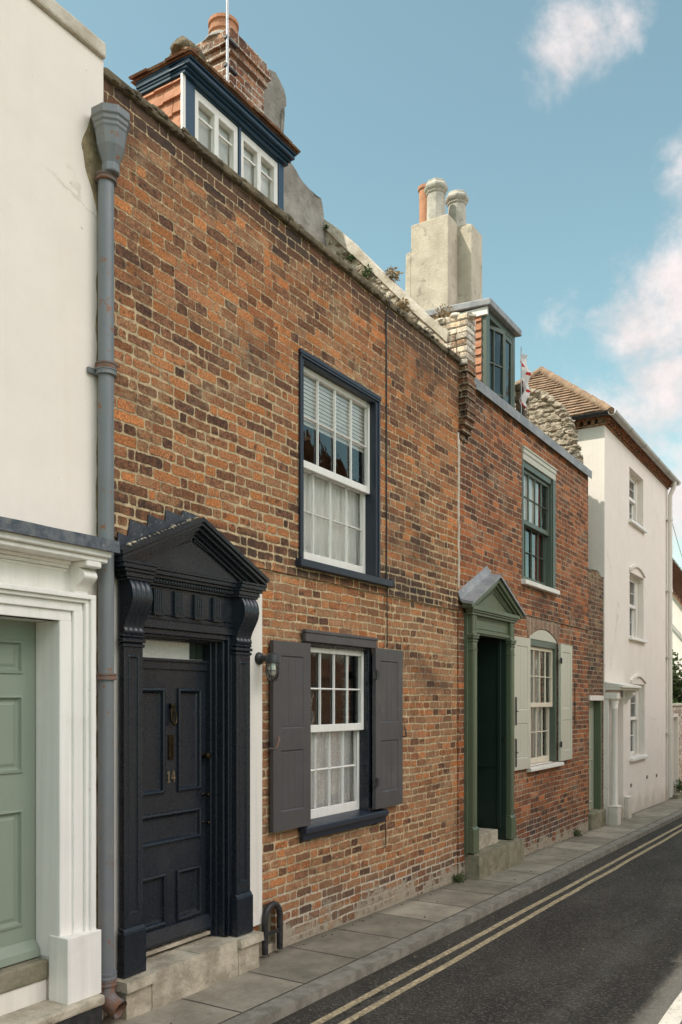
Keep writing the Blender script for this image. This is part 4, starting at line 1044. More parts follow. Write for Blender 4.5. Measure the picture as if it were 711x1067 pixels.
for zz in (7.44,7.2): MB().box(5.78,5.93,1.225,1.262,zz-.01,zz+.01).build('strap', M['iron'], ae)

# ------------------------------------------------------------------ 3. the red brick house with the green hood
bb_ = thing('red_brick_house', (10.2,0,0), 'red brick house with lead hooded green doorway and putty shutters', 'house')
X2, X3, T2 = 7.8705, 12.40, 5.0
GD = (8.105, 9.065, -.5, 2.45); LW2 = (9.90, 10.99, .95, 2.62); UW2 = (9.67, 10.86, 3.16, 4.70)
# lower window has a segmental arched head, so its hole is built as a polygon fan above the spring line
SPR = 2.48
b = MB().holes(X2, X3, -.5, T2, 0, .30, [GD, (LW2[0],LW2[1],LW2[2],2.66), UW2])
N = 14; arc = [(LW2[0]+(LW2[1]-LW2[0])*i/N, SPR+.14*math.sin(math.pi*i/N)**.8) for i in range(N+1)]
for i in range(N):
    (xa,za),(xb,zb_) = arc[i], arc[i+1]
    b.quad((xa,0,za),(xb,0,zb_),(xb,0,2.66),(xa,0,2.66)); b.quad((xa,0,za),(xb,0,zb_),(xb,.3,zb_),(xa,.3,za))
b.box(X3-.28, X3, .30, 6, -.5, T2); b.box(X2, X3, 5.7, 6, -.5, T2)
b.build('wall', M['brickB'], bb_)
b = MB(); x = X2+.24
while x < X3:
    c = min(X3+.02, x+1.1); b.box(x, c-.004, -.045, .40, T2+.002, T2+.03); b.box(x, c-.004, -.052, -.042, T2-.085, T2+.026); x = c
b.build('lead_parapet', M['lead'], bb_, bevel=.006, seg=2)
b = MB(); b.box(9.22, X3-.002, -.018, .05, 2.745, 2.82); b.build('string_course', M['brickB'], bb_, bevel=.006)
b = MB(); b.prism([(9.80,2.66),(9.87,2.50)]+[(x_, z_+.008) for x_, z_ in arc]+[(11.02,2.50),(11.09,2.66),(11.10,2.80),(9.79,2.80)], 'y', -.006, .02); b.build('brick_arch', M['brickG'], bb_)
b = MB(); b.quad((X2,.34,4.9),(X3,.34,4.9),(X3,2.4,6.5),(X2,2.4,6.5)); b.quad((X2,2.4,6.5),(X3,2.4,6.5),(X3,6,5.0),(X2,6,5.0)); b.build('roof', M['tile'], bb_)
# lower window
wf = MB(); wf.box(LW2[0],LW2[0]+.05,.004,.15,.951,SPR); wf.box(LW2[1]-.07,LW2[1],.004,.15,.951,SPR); wf.box(LW2[0]+.05,LW2[1]-.07,.005,.15,2.40,SPR)
wf.box(LW2[1]-.085,LW2[1]-.07,-.0,.15,.951,2.40)
w = wf.build('window', M['wgreen'], bb_, bevel=.003); w['label'] = 'ground floor ivory sash window between putty shutters'
b = MB(); b.prism([(LW2[0]+.002,SPR)]+[(x_, z_-.004) for x_, z_ in arc[1:-1]]+[(LW2[1]-.002,SPR)], 'y', .0, .10); b.build('arched_board', M['cream'], w, bevel=.003)
sash(w, 'sash', 9.955, 10.90, 1.66, 2.395, .035, 4, 2, M['creamsash'], M['glass']); sash(w, 'sash', 9.955, 10.90, .965, 1.70, .077, 4, 2, M['creamsash'], M['glass'], bot=.07)
b = MB(); b.prism([(.12,.962),(-.065,.94),(-.065,.90),(.0,.89),(.12,.89)], 'x', 9.82, 11.07); b.build('sill', M['trim2'], w, bevel=.005)
room(w, 9.7, 11.2, .7, 2.9, .31, 2.4)
curtain(w, 10.55, 10.9, .98, 2.4, .2, M['lace'], 5, .025)
b = MB(); b.quad((9.95,.26,.98),(10.35,.26,.98),(10.35,.26,2.4),(9.95,.26,2.4)); b.build('blind', M['blind'], w)
shutter(bb_, 9.33, 9.83, .945, 2.47, -.048, 'r', M['cream'], rad(-1.5), .40, label='left putty coloured shutter beside the ground floor window', catch=False, hinges=False)
so = shutter(bb_, 10.985, 11.545, .955, 2.475, -.048, 'l', M['cream'], rad(2.0), .40, label='right putty coloured shutter beside the ground floor window', catch=False)
b = MB()
for zz in (1.15,1.62): b.tube([(9.325,-.056,zz-.16),(9.325,-.056,zz+.16)], .010, 8); b.tube([(9.325,-.056,zz),(9.37,-.062,zz)], .008, 6)
b.build('shutter_bar', M['iron'], bb_)
b = MB(); b.tube([(11.50,-.075,1.40),(11.50,-.075,2.0)], .006, 6); b.build('shutter_rod', M['iron'], bb_)
# upper window
wf = MB(); wf.box(9.671,9.72,-.006,.15,3.161,4.699); wf.box(10.76,10.859,-.020,.15,3.161,4.55); wf.box(10.74,10.76,.0,.15,3.161,4.55); wf.box(9.72,10.76,.0,.15,4.48,4.55)
wu = wf.build('window', M['wgreen'], bb_, bevel=.003); wu['label'] = 'upstairs green sash window with pale head board'
b = MB(); b.box(9.665,10.870,-.018,.15,4.552,4.63); b.box(9.66,10.875,-.026,.15,4.63,4.69); b.box(9.655,10.88,-.036,.0,4.682,4.704); b.build('head_board', M['cream'], wu, bevel=.004)
sash(wu, 'sash', 9.722, 10.74, 3.83, 4.478, .028, 4, 2, M['wgreen'], M['glass']); sash(wu, 'sash', 9.722, 10.74, 3.175, 3.87, .070, 4, 2, M['wgreen'], M['glass'])
b = MB(); b.prism([(.12,3.172),(-.06,3.15),(-.06,3.095),(.12,3.095)], 'x', 9.64, 10.915); b.build('sill', M['trim2'], wu, bevel=.005)
room(wu, 9.5, 11.0, 3.0, 4.85, .31, 2.4)
curtain(wu, 10.36, 10.72, 3.2, 4.47, .135, M['red'], 4, .012, gather=.16); b = MB(); b.quad((9.735,.105,3.86),(10.55,.105,3.86),(10.55,.105,4.46),(9.735,.105,4.46)); b.build('blind', M['blind'], wu)  # pale sheet stands in for the white reflection on the upper sash
curtain(wu, 9.74, 10.06, 3.2, 3.86, .14, M['lace'], 5, .012, name='lace_curtain')

# green door case with lead hood
gc_ = MB(); gc_.box(7.935,7.96,-.05,.0,.2,2.62); gc_.box(9.115,9.13,-.05,.0,.2,2.62); gc_.box(7.96,8.055,-.045,.0,.2,2.62); gc_.box(9.015,9.115,-.045,0,.2,2.62); gc_.box(8.055,9.015,-.045,.0,2.43,2.62)
gc = gc_.build('door_case', M['green'], bb_, bevel=.003)
for a, c in ((7.955,8.062),(9.008,9.115)):
    b = MB(); b.box(a,c,-.12,-.046,.475,2.33); b.box(a+.02,c-.02,-.128,-.12,.5,2.30); p = b.build('pilaster', M['green'], gc, bevel=.004)
    b = MB(); b.box(a-.016,c+.016,-.142,-.046,.215,.45); b.prism([(-.142,.45),(-.12,.475),(-.046,.475),(-.046,.45)],'x',a-.01,c+.01); b.build('base_block', M['green'], p, bevel=.004)
    b = MB()
    for z0, z1, q in ((2.24,2.255,.008),(2.33,2.35,.010),(2.35,2.362,.002),(2.362,2.385,.018),(2.385,2.41,.026)): b.box(a-q,c+q,-.12-q,-.046,z0,z1)
    b.build('capital', M['green'], p, bevel=.004)
    b = MB(); b.box(a,c,-.115,-.046,2.41,2.60); b.ring(a+.016,c-.016,2.45,2.585,-.1155,[(0,0),(.006,-.006),(.014,-.006),(.02,.0)]); b.build('frieze_block', M['green'], p)
b = MB(); b.box(8.062,9.008,-.075,-.046,2.41,2.60); b.ring(8.11,8.96,2.47,2.58,-.0755,[(0,0),(.008,-.007),(.016,-.007),(.022,-.001)])
for z0, z1, q in ((2.41,2.425,.012),(2.425,2.455,.03)): b.box(8.062,9.008,-.075-q,-.07,z0,z1)
for z0, z1, q in ((2.60,2.625,.015),(2.625,2.645,.035),(2.645,2.685,.055)): b.box(7.93-q,9.14+q,-.12-q,-.046,z0,z1)
b.build('entablature', M['green'], gc, bevel=.003)
HC = 8.535; hl, hr = 7.80, 9.27; he, hp_ = 2.715, 3.065
b = MB(); chevron(b, hl+.02, hr-.02, HC, he-.004, hp_-.03, .055, -.185, -.04); chevron(b, hl+.12, hr-.12, HC, he-.005, hp_-.085, .035, -.150, -.04); chevron(b, hl+.20, hr-.20, HC, he-.004, hp_-.12, .03, -.115, -.04)
b.prism([(hl+.12,2.685),(hr-.12,2.685),(HC,hp_-.11)], 'y', -.085, -.03)
for sgn in (-1,1):
    for i in range(12):
        t = (i+.5)/12; xx = HC+sgn*.50*(1-t); zz = hp_-.165-(hp_-he-.10)*(1-t)*.80; b.box(xx-.011,xx+.011,-.108,-.085,zz-.02,zz+.006)
b.build('pediment', M['green'], gc, bevel=.003)
b = MB(); ny = 8                            # dressed lead sheet over the gable, flared up against the wall
def lead_pt(u, v, lift):                    # u -1..1 across, v 0 wall..1 front
    x = HC+u*(hr-hl)/2*1.02; y = -.002-.215*v; z = hp_-(hp_-he)*abs(u)+lift-.035*v+.075*max(0,1-v*3.2)**2+.004*mnoise.noise(Vector((x*6,y*9,2)))
    return (x,y,z)
nu = 24
for i in range(nu):
    for j in range(ny):
        u0,u1,v0,v1 = -1+2*i/nu,-1+2*(i+1)/nu,j/ny,(j+1)/ny
        b.quad(lead_pt(u0,v0,.03),lead_pt(u1,v0,.03),lead_pt(u1,v1,.03),lead_pt(u0,v1,.03)); b.quad(lead_pt(u0,v0,.012),lead_pt(u0,v1,.012),lead_pt(u1,v1,.012),lead_pt(u1,v0,.012))
    b.quad(lead_pt(u0,1,.03),lead_pt(u1,1,.03),lead_pt(u1,1,.005),lead_pt(u0,1,.005))
for u in (-1,1):
    for j in range(ny): b.quad(lead_pt(u,j/ny,.03),lead_pt(u,(j+1)/ny,.03),lead_pt(u,(j+1)/ny,.0),lead_pt(u,j/ny,.0))
b.build('lead_hood', M['lead'], gc, weld=True)
# dark lobby and the inner door standing back
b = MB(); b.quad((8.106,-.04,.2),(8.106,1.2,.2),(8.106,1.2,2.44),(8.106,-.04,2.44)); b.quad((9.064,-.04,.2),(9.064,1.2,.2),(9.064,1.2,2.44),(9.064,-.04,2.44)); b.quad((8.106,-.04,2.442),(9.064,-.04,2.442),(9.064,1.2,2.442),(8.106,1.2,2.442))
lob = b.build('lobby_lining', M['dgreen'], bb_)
b = MB(); b.box(9.045,9.0635,.02,.06,.34,2.43); b.box(9.048,9.0635,.06,1.0,1.0,1.03); b.box(9.050,9.0635,.30,.34,1.03,2.4); b.build('lobby_panel', M['dgreen'], lob, bevel=.003)
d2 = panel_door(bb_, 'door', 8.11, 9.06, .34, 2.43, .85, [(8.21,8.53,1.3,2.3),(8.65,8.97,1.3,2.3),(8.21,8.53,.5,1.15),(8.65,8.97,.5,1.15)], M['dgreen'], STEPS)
b = MB(); b.tube([(8.995,-.02,1.32),(8.985,-.035,1.32)], .02, 10); b.build('bell_push', M['brass'], gc)
slab_rough('doorstep', [(-.165,-.3),(.02,-.3),(.02,.195),(-.155,.20)], 'x', 8.02, 9.30, M['stoneg'], bb_, .010, 4, 5)
b = MB(); b.box(8.11, 8.90, -.01, .85, -.1, .340); b.box(8.90,9.062,-.008,.85,-.1,.20); b.build('inner_step', M['stone'], bb_, bevel=.012, seg=2)
def flatten(o, k, dx=0.0, dz=0.0):          # pull a door case closer to the wall
    if o.type == 'MESH':
        for v in o.data.vertices:
            if v.co.y < 0: v.co.y *= k
            v.co.x += dx
    for ch_o in o.children: flatten(ch_o, k, dx)
flatten(gc, .74, .065); flatten(dc, .74, .004)
# dormer
df_ = MB(); EY = .37
df_.box(9.50,9.60,EY,EY+.08,4.9,6.34); df_.box(10.36,10.44,EY,EY+.08,4.9,6.34); df_.box(9.60,10.36,EY+.001,EY+.08,6.26,6.34); df_.box(10.04,10.09,EY+.001,EY+.08,4.9,6.26)
dd = df_.build('dormer', M['wgreen'], bb_, bevel=.003)
ca = MB(); ca.holes(9.605,10.04,5.05,6.255,EY-.03,EY+.01,[(9.65,9.815,5.14,6.2),(9.83,9.995,5.14,6.2)])
for zz in (5.45,5.80): ca.box(9.65,9.815,EY-.024,EY+.004,zz-.009,zz+.009); ca.box(9.83,9.995,EY-.024,EY+.004,zz-.009,zz+.009)
R = Matrix.Rotation(rad(-16), 3, 'Z'); piv = Vector((10.04,EY,0))
ca.v = [tuple(R @ (Vector(v)-piv)+piv) for v in ca.v]; cs = ca.build('casement', M['wgreen'], dd, bevel=.003); cs['label'] = 'casement standing ajar'
g = pane_sheet(9.645,10.0,5.135,6.205,EY-.008,2,3,.01); g.v = [tuple(R @ (Vector(v)-piv)+piv) for v in g.v]; g.build('glass', M['glass'], cs)
b = MB(); b.tube([(9.615,EY-.04,5.5),(9.60,EY-.075,5.62)], .009, 6); b.v = [tuple(R @ (Vector(v)-piv)+piv) for v in b.v]; b.build('window_stay', M['iron'], cs)
c2 = MB(); c2.holes(10.092,10.358,5.05,6.255,EY+.004,EY+.04,[(10.13,10.32,5.14,6.2)]); c2 = c2.build('casement', M['wgreen'], dd, bevel=.003); pane_sheet(10.125,10.325,5.135,6.205,EY+.024,1,1).build('glass', M['glass'], c2)
room(dd, 9.52, 10.42, 4.9, 6.3, EY+.09, 1.4)
curtain(dd, 9.64, 9.80, 5.0, 6.25, EY+.14, M['curt'], 3, .02)
b = MB(); b.box(9.505,9.515,EY+.08,1.6,4.9,6.34); hung_tiles(b, 9.505, EY+.06, 1.5, 4.9, 6.26); b.build('tile_cheek', M['tilev'], dd)
b = MB(); b.box(10.425,10.435,EY+.08,1.6,4.9,6.34); b.build('lead_cheek', M['lead'], dd)
b = MB(); b.box(9.47,9.505,EY-.02,1.6,6.255,6.345); b.build('fascia', M['trim'], dd, bevel=.003)
b = MB(); b.prism([(EY-.07,6.345),(1.62,6.42),(1.62,6.50),(EY-.07,6.425)], 'x', 9.44, 10.50); b.build('dormer_roof', M['lead'], dd, bevel=.010, seg=2)
# cement chimney: two stacks joined, three pots
k_ = MB(); k_.box(10.0,10.30,1.09,1.62,5.2,7.90)
k_.prism([(1.62,5.2),(1.76,5.2),(1.70,7.55),(1.62,7.58)], 'x', 10.01, 10.29)
stk = k_.build('chimney', M['cement'], bb_, bevel=.012, seg=2)
b = MB(); b.box(10.302,10.66,.90,1.45,5.2,7.86); b.prism([(.90,7.862),(1.45,7.862),(1.38,7.90),(.97,7.90)], 'x', 10.34, 10.64); b.build('stack', M['cement'], stk, bevel=.012, seg=2)
def pot(x, y, z, r, h, mat, oct_=True):
    b = MB(); pr = [(r*1.06,z),(r,z+h*.02),(r*.94,z+h*.70),(r*1.04,z+h*.71),(r*1.06,z+h*.75),(r*1.20,z+h*.80),(r*1.26,z+h*.84),(r*1.26,z+h*.89),(r*1.10,z+h*.93),(r*1.06,z+h),(r*.8,z+h),(r*.75,z+h*.8)]
    b.lathe((x,y), pr, 8 if oct_ else 18, .5); return b.build('chimney_pot', mat, stk, bevel=.006)
pot(10.15,1.33,7.90,.125,.53,M['potg']); pot(10.49,1.19,7.89,.125,.52,M['potg'])
b = MB(); b.lathe((10.20,1.50), [(.085,7.90),(.09,8.40),(.105,8.41),(.105,8.45),(.08,8.45)], 18); b.build('chimney_pot', M['terra'], stk, smooth=40)
# rubble gable end of the roof
def rubble_wall():
    prof = [(.12,5.06),(.16,5.36),(.24,5.68),(.36,5.95),(.55,6.15),(.97,6.38),(1.6,6.42),(2.2,6.42)]
    b = MB().prism([(p[0]+.03,p[1]-.03) for p in prof]+[(2.2,4.9),(.15,4.9)], 'x', 12.20, 12.36)
    def top(y):
        for (a,c),(e,f) in zip(prof, prof[1:]):
            if a <= y <= e: return c+(f-c)*(y-a)/(e-a)
        return prof[-1][1]
    k = 0; z = 5.05
    while z < 6.42:
        y = .08+rnd.uniform(0,.05)
        while y < 1.7:
            if top(max(.13,y))-.0 > z and y > .10:
                rock(b, (12.193+rnd.uniform(-.012,.012), y+rnd.uniform(-.02,.02), z+rnd.uniform(-.015,.015)), rnd.uniform(.038,.075), .34, rnd.uniform(.9,1.5), rnd.uniform(.5,.8), .6, 2, k); k += 1
            y += rnd.uniform(.09,.13)
        z += .075
    for i in range(60):                     # rim stones
        t = i/59; seg = t*(len(prof)-2); j = int(min(seg, len(prof)-3)); q = seg-j
        y = prof[j][0]+(prof[j+1][0]-prof[j][0])*q; z = prof[j][1]+(prof[j+1][1]-prof[j][1])*q
        for xx in (12.20,12.29,12.38): rock(b, (xx+rnd.uniform(-.015,.015), y+rnd.uniform(-.02,.02), z+rnd.uniform(-.02,.01)), rnd.uniform(.03,.065), 1, 1.1, .6, .6, 2, i+xx*7)
    return b
rubble_wall().build('rubble_gable', M['rubble'], bb_)
# flag and stone finial on the roof edge
fg = thing('flag', (10.58,.30,5.1), 'white flag with red patches hanging beside the green dormer', 'flag')
b = MB(); n = 14
fpts = lambda i,j: (10.52+.20*i/6+.02*math.sin(j*.9), .30+.03*math.sin(i*1.4+j*.5)+.02*math.sin(j*1.1), 6.16-.66*j/n-.02*i/6)
for i in range(6):
    for j in range(n):
        b.mi = 1 if (j % 5 in (2,3) and (i+j//5) % 3 == 0) or (j in (4,9) and i > 2) else 0
        b.quad(fpts(i,j),fpts(i+1,j),fpts(i+1,j+1),fpts(i,j+1))
b.build('cloth', [M['cloth'], M['red']], fg, smooth=60)
b = MB(); b.tube([(10.50,.31,5.05),(10.50,.31,6.22)], .006, 8); b.build('pole', M['steel'], fg)
fi = thing('stone_finial', (11.0,.45,5.0), 'small weathered stone finial on the roof edge beyond the flag', 'finial')
b = MB(); b.box(10.86,10.98,.40,.52,4.9,5.80); b.box(10.84,11.0,.38,.54,5.66,5.74); b.box(10.85,10.99,.39,.53,5.80,5.90); b.build('post', M['coping'], fi, bevel=.02, seg=2)

# ------------------------------------------------------------------ 4. dark brick link wall with side door
lk = thing('link_wall', (12.8,0,0), 'narrow dark brick link wall with pale side door beside white house', 'wall')
def ltop(x): return 3.58+.07*math.sin((x-12.4)/.88*math.pi)+.02*mnoise.noise(Vector((x*5,0,0)))
SD = (12.50, 13.20, -.5, 1.80)
b = MB().holes(12.403, 13.278, -.5, 3.52, .015, .24, [SD]); n = 12; xs_ = [12.403+(13.278-12.403)*i/n for i in range(n+1)]
for i in range(n):
    a, c = xs_[i], xs_[i+1]; b.quad((a,.015,3.52),(c,.015,3.52),(c,.015,ltop(c)),(a,.015,ltop(a))); b.quad((a,.015,ltop(a)),(c,.015,ltop(c)),(c,.24,ltop(c)),(a,.24,ltop(a)))
b.build('brickwork', M['brickC'], lk)
b = MB()
for i in range(14): rock(b, (12.43+i*.062, .12, ltop(12.43+i*.062)), .05, .9, 2.2, .7, .3, 2, i)
b.build('capping', M['coping'], lk, smooth=60)
b = MB(); b.box(12.501,12.54,.03,.2,.1,1.78); b.box(13.12,13.199,.016,.2,.1,1.78); fr_ = b.build('door_frame', M['green'], lk, bevel=.003)
b = MB(); b.box(12.48,13.215,-.01,.2,1.74,1.815); b.build('head_board', M['trim2'], lk, bevel=.004)
d = panel_door(lk, 'door', 12.542, 13.118, .11, 1.738, .12, [(12.62,13.04,1.02,1.65),(12.62,13.04,.22,.86)], paint('pale_green_paint', (.36,.37,.28), .45, .1), STEPS)
b = MB(); b.box(12.46,13.23,-.04,.25,-.4,.105); b.build('doorstep', M['stoneg'], lk, bevel=.02, seg=2)

# ------------------------------------------------------------------ 5. tall white house
wh = thing('white_house', (15.6,0,0), 'tall white rendered house with hipped tile roof at the street end', 'house')
A, Z, HT = 13.28, 18.0, 5.93
U3 = (14.84,15.86,4.78,5.66); M3 = (14.86,15.88,2.82,3.90); L3 = (14.92,15.96,.78,2.02); D3 = (13.50,14.22,-.6,1.74)
b = MB().holes(A, Z, -.8, HT, 0, .28, [U3,M3,L3,D3]); b.box(A, A+.28, .28, 3.0, -.8, HT); b.box(Z-.28, Z, .28, 3.0, -.8, HT); b.box(A, Z, 2.75, 3.0, -.8, HT)
for (x0,x1,z0,z1), rise in ((U3,.10),(M3,.13),(L3,.12)):
    pass
b.build('wall', M['white_ren'], wh)
for hole, lab in ((U3,'top floor sash window'),(M3,'middle floor sash window'),(L3,'ground floor sash window')):
    x0,x1,z0,z1 = hole
    b = MB(); b.box(x0+.001,x0+.05,.10,.2,z0,z1); b.box(x1-.10,x1-.001,.10,.2,z0,z1); b.box(x0+.05,x1-.10,.10,.2,z1-.05,z1-.001); w = b.build('window', M['trim2'], wh, bevel=.003); w['label'] = lab
    zm = (z0+z1)/2+.02
    sash(w,'sash',x0+.05,x1-.10,zm-.02,z1-.05,.115,2,2,M['trim'],M['glass']); sash(w,'sash',x0+.05,x1-.10,z0+.005,zm+.02,.155,2,2,M['trim'],M['glass'])
    b = MB(); b.prism([(.12,z0+.004),(-.06,z0-.01),(-.06,z0-.06),(.12,z0-.06)],'x',x0-.06,x1+.08); b.build('sill', M['trim'], w, bevel=.005)
    room(w, x0-.2, x1+.2, z0-.2, z1+.2, .29, 1.8); curtain(w, x0+.05, x0+.36, z0+.02, z1-.05, .23, M['curt'], 4, .02)
    if hole is not U3:                       # cambered hood mould
        b = MB(); xs_ = [x0-.03+(x1-x0+.06)*i/10 for i in range(11)]; cz = lambda x: z1+.02+.11*math.sin(math.pi*(x-x0+.03)/(x1-x0+.06))
        b.prism([(x,cz(x)) for x in xs_]+[(x,cz(x)+.05) for x in xs_[::-1]],'y',-.035,.01)
        b.prism([(x,cz(x)) for x in xs_]+[(x1+.03,z1-.001),(x0-.03,z1-.001)],'y',-.006,.0); b.build('cambered_head', M['white_ren'], w, bevel=.004)
# dentilled brick eaves, gutter
b = MB(); b.box(A-.02,Z+.02,-.02,.28,HT+.001,HT+.035); b.box(A-.05,Z+.05,-.085,.28,HT+.10,HT+.135)
n = 30
for i in range(n): xx = A+.03+(Z-A-.06)*i/(n-1); b.box(xx-.05,xx+.05,-.07,.1,HT+.035,HT+.10)
n = 26
for i in range(n): yy = .05+2.9*i/(n-1); b.box(A-.05,A+.1,yy-.028,yy+.028,HT+.035,HT+.10)
b.box(A-.02,A+.1,.28,3.0,HT+.0015,HT+.035); b.box(A-.05,A+.1,.28,3.0,HT+.10,HT+.134)
b.build('dentil_eaves', M['brickB'], wh)
def gutter(parent, p0, p1, r, mat, ends=True):
    b = MB(); p0, p1 = Vector(p0), Vector(p1); d = (p1-p0).normalized(); s_ = d.cross(Vector((0,0,1))).normalized(); n = 10
    sec = [(math.cos(math.pi+math.pi*i/n)*r, math.sin(math.pi+math.pi*i/n)*r) for i in range(n+1)]; sec2 = [(x*.9,z*.9) for x,z in sec[::-1]]; full = sec+sec2
    vs = [p0+s_*x+Vector((0,0,z)) for x,z in full]+[p1+s_*x+Vector((0,0,z)) for x,z in full]; m = len(full)
    b.add(vs, [(i,(i+1)%m,m+(i+1)%m,m+i) for i in range(m)]+[tuple(range(m)),tuple(range(m,2*m))])
    L = (p1-p0).length; k = max(2,int(L/.9))
    for i in range(k+1):
        c = p0+d*(L*i/k); q = [c+s_*x*1.12+Vector((0,0,z*1.12)) for x,z in sec]; q2 = [v+d*.05 for v in q]; mm = len(q)
        b.add(q+q2, [(j,j+1,mm+j+1,mm+j) for j in range(mm-1)])
    return b.build('gutter', mat, parent, smooth=40)
gutter(wh, (A-.14,-.15,HT+.155), (Z+.12,-.15,HT+.155), .062, M['gutterg']); gutter(wh, (A-.14,-.10,HT+.160), (A-.14,3.0,HT+.160), .055, M['iron'])
# hipped roof in visible courses
ex0, ex1, ey0, ey1, ez = A-.10, Z+.10, -.12, 3.1, HT+.14
half = (ey1-ey0)/2; sl = .90; zr_ = ez+half*sl
b = MB(); r0, r1 = (ex0+half, ey0+half, zr_), (ex1-half, ey0+half, zr_)
b.quad((ex0,ey0,ez),(ex1,ey0,ez),r1,r0); b.quad((ex0,ey1,ez),r0,r1,(ex1,ey1,ez)); b.quad((ex0,ey0,ez),r0,(ex0,ey1,ez)); b.quad((ex1,ey0,ez),(ex1,ey1,ez),r1)
ln = math.hypot(1,sl); rows = int(half*ln/.10)
tile_slope(b,(ex0,ey1,ez),(ex0,ey0,ez),(1,0,sl),rows,.10,.165,.016,.016,1/ln,1/ln); tile_slope(b,(ex0,ey0,ez),(ex1,ey0,ez),(0,1,sl),rows,.10,.165,.016,.016,1/ln,1/ln)
rf = b.build('roof', M['roofh3'], wh)
b = MB()
def ridge_line(p0, p1, k):
    p0, p1 = Vector(p0), Vector(p1)
    for i in range(k):
        c = p0.lerp(p1,(i+.02)/k)+Vector((0,0,.02)); e = p0.lerp(p1,(i+1.06)/k)+Vector((0,0,.03)); b.tube([c,e],[.065,.07],8)
ridge_line((ex0,ey0,ez),r0,8); ridge_line(r0,r1,7); ridge_line((ex0,ey1,ez),r0,8)
b.build('ridge_tile', M['roofh3'], rf, smooth=50)
# door case on the white house
b = MB(); b.box(13.30,13.46,-.055,.0,-.2,1.80); b.box(14.26,14.45,-.055,0,-.2,1.80); b.box(13.46,14.26,-.03,.0,1.742,1.80); b.box(14.221,14.26,-.054,.16,-.2,1.742); b.box(13.46,13.499,-.054,.16,-.2,1.742)
dcs = b.build('door_case', M['white_ren'], wh, bevel=.004)
b = MB(); b.lathe((13.375,-.125), [(.058,.14),(.052,.16),(.047,1.60),(.058,1.62),(.050,1.64),(.062,1.70),(.066,1.74)], 16); b.build('column', M['white_ren'], dcs, smooth=40)
b = MB(); b.box(14.27,14.46,-.13,-.056,-.24,.16); b.box(14.26,14.47,-.14,-.056,.16,.19); b.build('base_block', M['white_ren'], dcs, bevel=.008)
b = MB(); b.box(13.29,13.46,-.20,-.056,-.24,.14); b.box(13.28,13.47,-.21,-.056,.12,.145); b.build('base_block', M['white_ren'], dcs, bevel=.008)
b = MB(); b.box(13.285,13.47,-.19,-.001,1.76,1.86); b.build('impost', M['trim2'], dcs, bevel=.01); console(dcs, 14.28, 14.43, 1.70, 1.90, -.19, -.08, -.055, M['trim2'])
b = MB(); b.box(13.282,14.48,-.23,-.001,1.90,1.935); b.box(13.281,14.53,-.27,-.001,1.935,1.975); b.prism([(-.27,1.976),(-.001,2.03),(-.001,1.976)],'x',13.282,14.52); b.build('cornice', M['trim2'], dcs, bevel=.006)
d = panel_door(wh,'door',13.50,14.22,.0,1.74,.16,[(13.58,13.83,.95,1.62),(13.90,14.14,.95,1.62),(13.58,13.83,.15,.8),(13.90,14.14,.15,.8)],M['trim2'],STEPS)
b = MB(); b.box(13.48,14.24,-.05,.2,-.4,-.002); b.build('doorstep', M['stone'], wh, bevel=.012)
b = MB()
for xx, zz in ((14.9,.28),(16.1,.33),(16.9,.30)): b.box(xx,xx+.10,-.006,.01,zz,zz+.06)
b.build('air_brick', M['rust'], wh)
wd = thing('drainpipe', (17.86,-.06,-.2), 'slim cream drainpipe down the far edge of white house', 'drainpipe')
b = MB(); b.tube([(17.86,-.15,HT+.10),(17.86,-.14,HT+.0),(17.86,-.07,HT-.16),(17.86,-.07,5.5)],.042,14); b.lathe((17.86,-.07),[(.042,-.16),(.042,5.5)],14); b.build('pipe', M['pipew'], wd, smooth=40)
for zc in (5.3,3.9,2.6,1.1):
    b = MB(); b.lathe((17.86,-.07),[(.043,zc-.03),(.054,zc-.028),(.054,zc+.028),(.043,zc+.03)],14); b.box(17.78,17.94,-.05,0,zc-.012,zc+.012); b.build('collar', M['pipew'], wd, smooth=40)

# ------------------------------------------------------------------ 6. beyond: garden wall with gate, tree, white gabled house
gw = thing('garden_wall', (20,0,-.3), 'whitewashed brick garden wall with narrow gateway beyond the white house', 'wall')
b = MB().holes(18.003, 30, -1, 1.62, .02, .24, [(18.40,18.90,-1,1.42)]); b.build('brickwork', M['brickW'], gw)
b = MB(); b.box(18.003,30,-.01,.27,1.621,1.68); b.build('capping', M['copw'], gw, bevel=.015)
b = MB(); b.box(18.38,18.92,-.03,.2,1.40,1.47); b.box(18.36,18.408,-.03,.1,-.3,1.42); b.box(18.892,18.94,-.03,.1,-.3,1.42); b.build('gate_frame', M['white_ren'], gw, bevel=.005)
b = MB()
for i in range(5): b.box(18.409+i*.0965,18.409+i*.0965+.0925,.06,.09,-.25,1.40)
b.box(18.41,18.89,.09,.11,.1,.2); b.box(18.41,18.89,.09,.11,1.1,1.2); b.build('gate', M['trim2'], gw, bevel=.003)
b = MB(); b.box(18.35,18.95,-.12,.24,-.6,-.16); b.build('step', M['stoneg'], gw, bevel=.01)
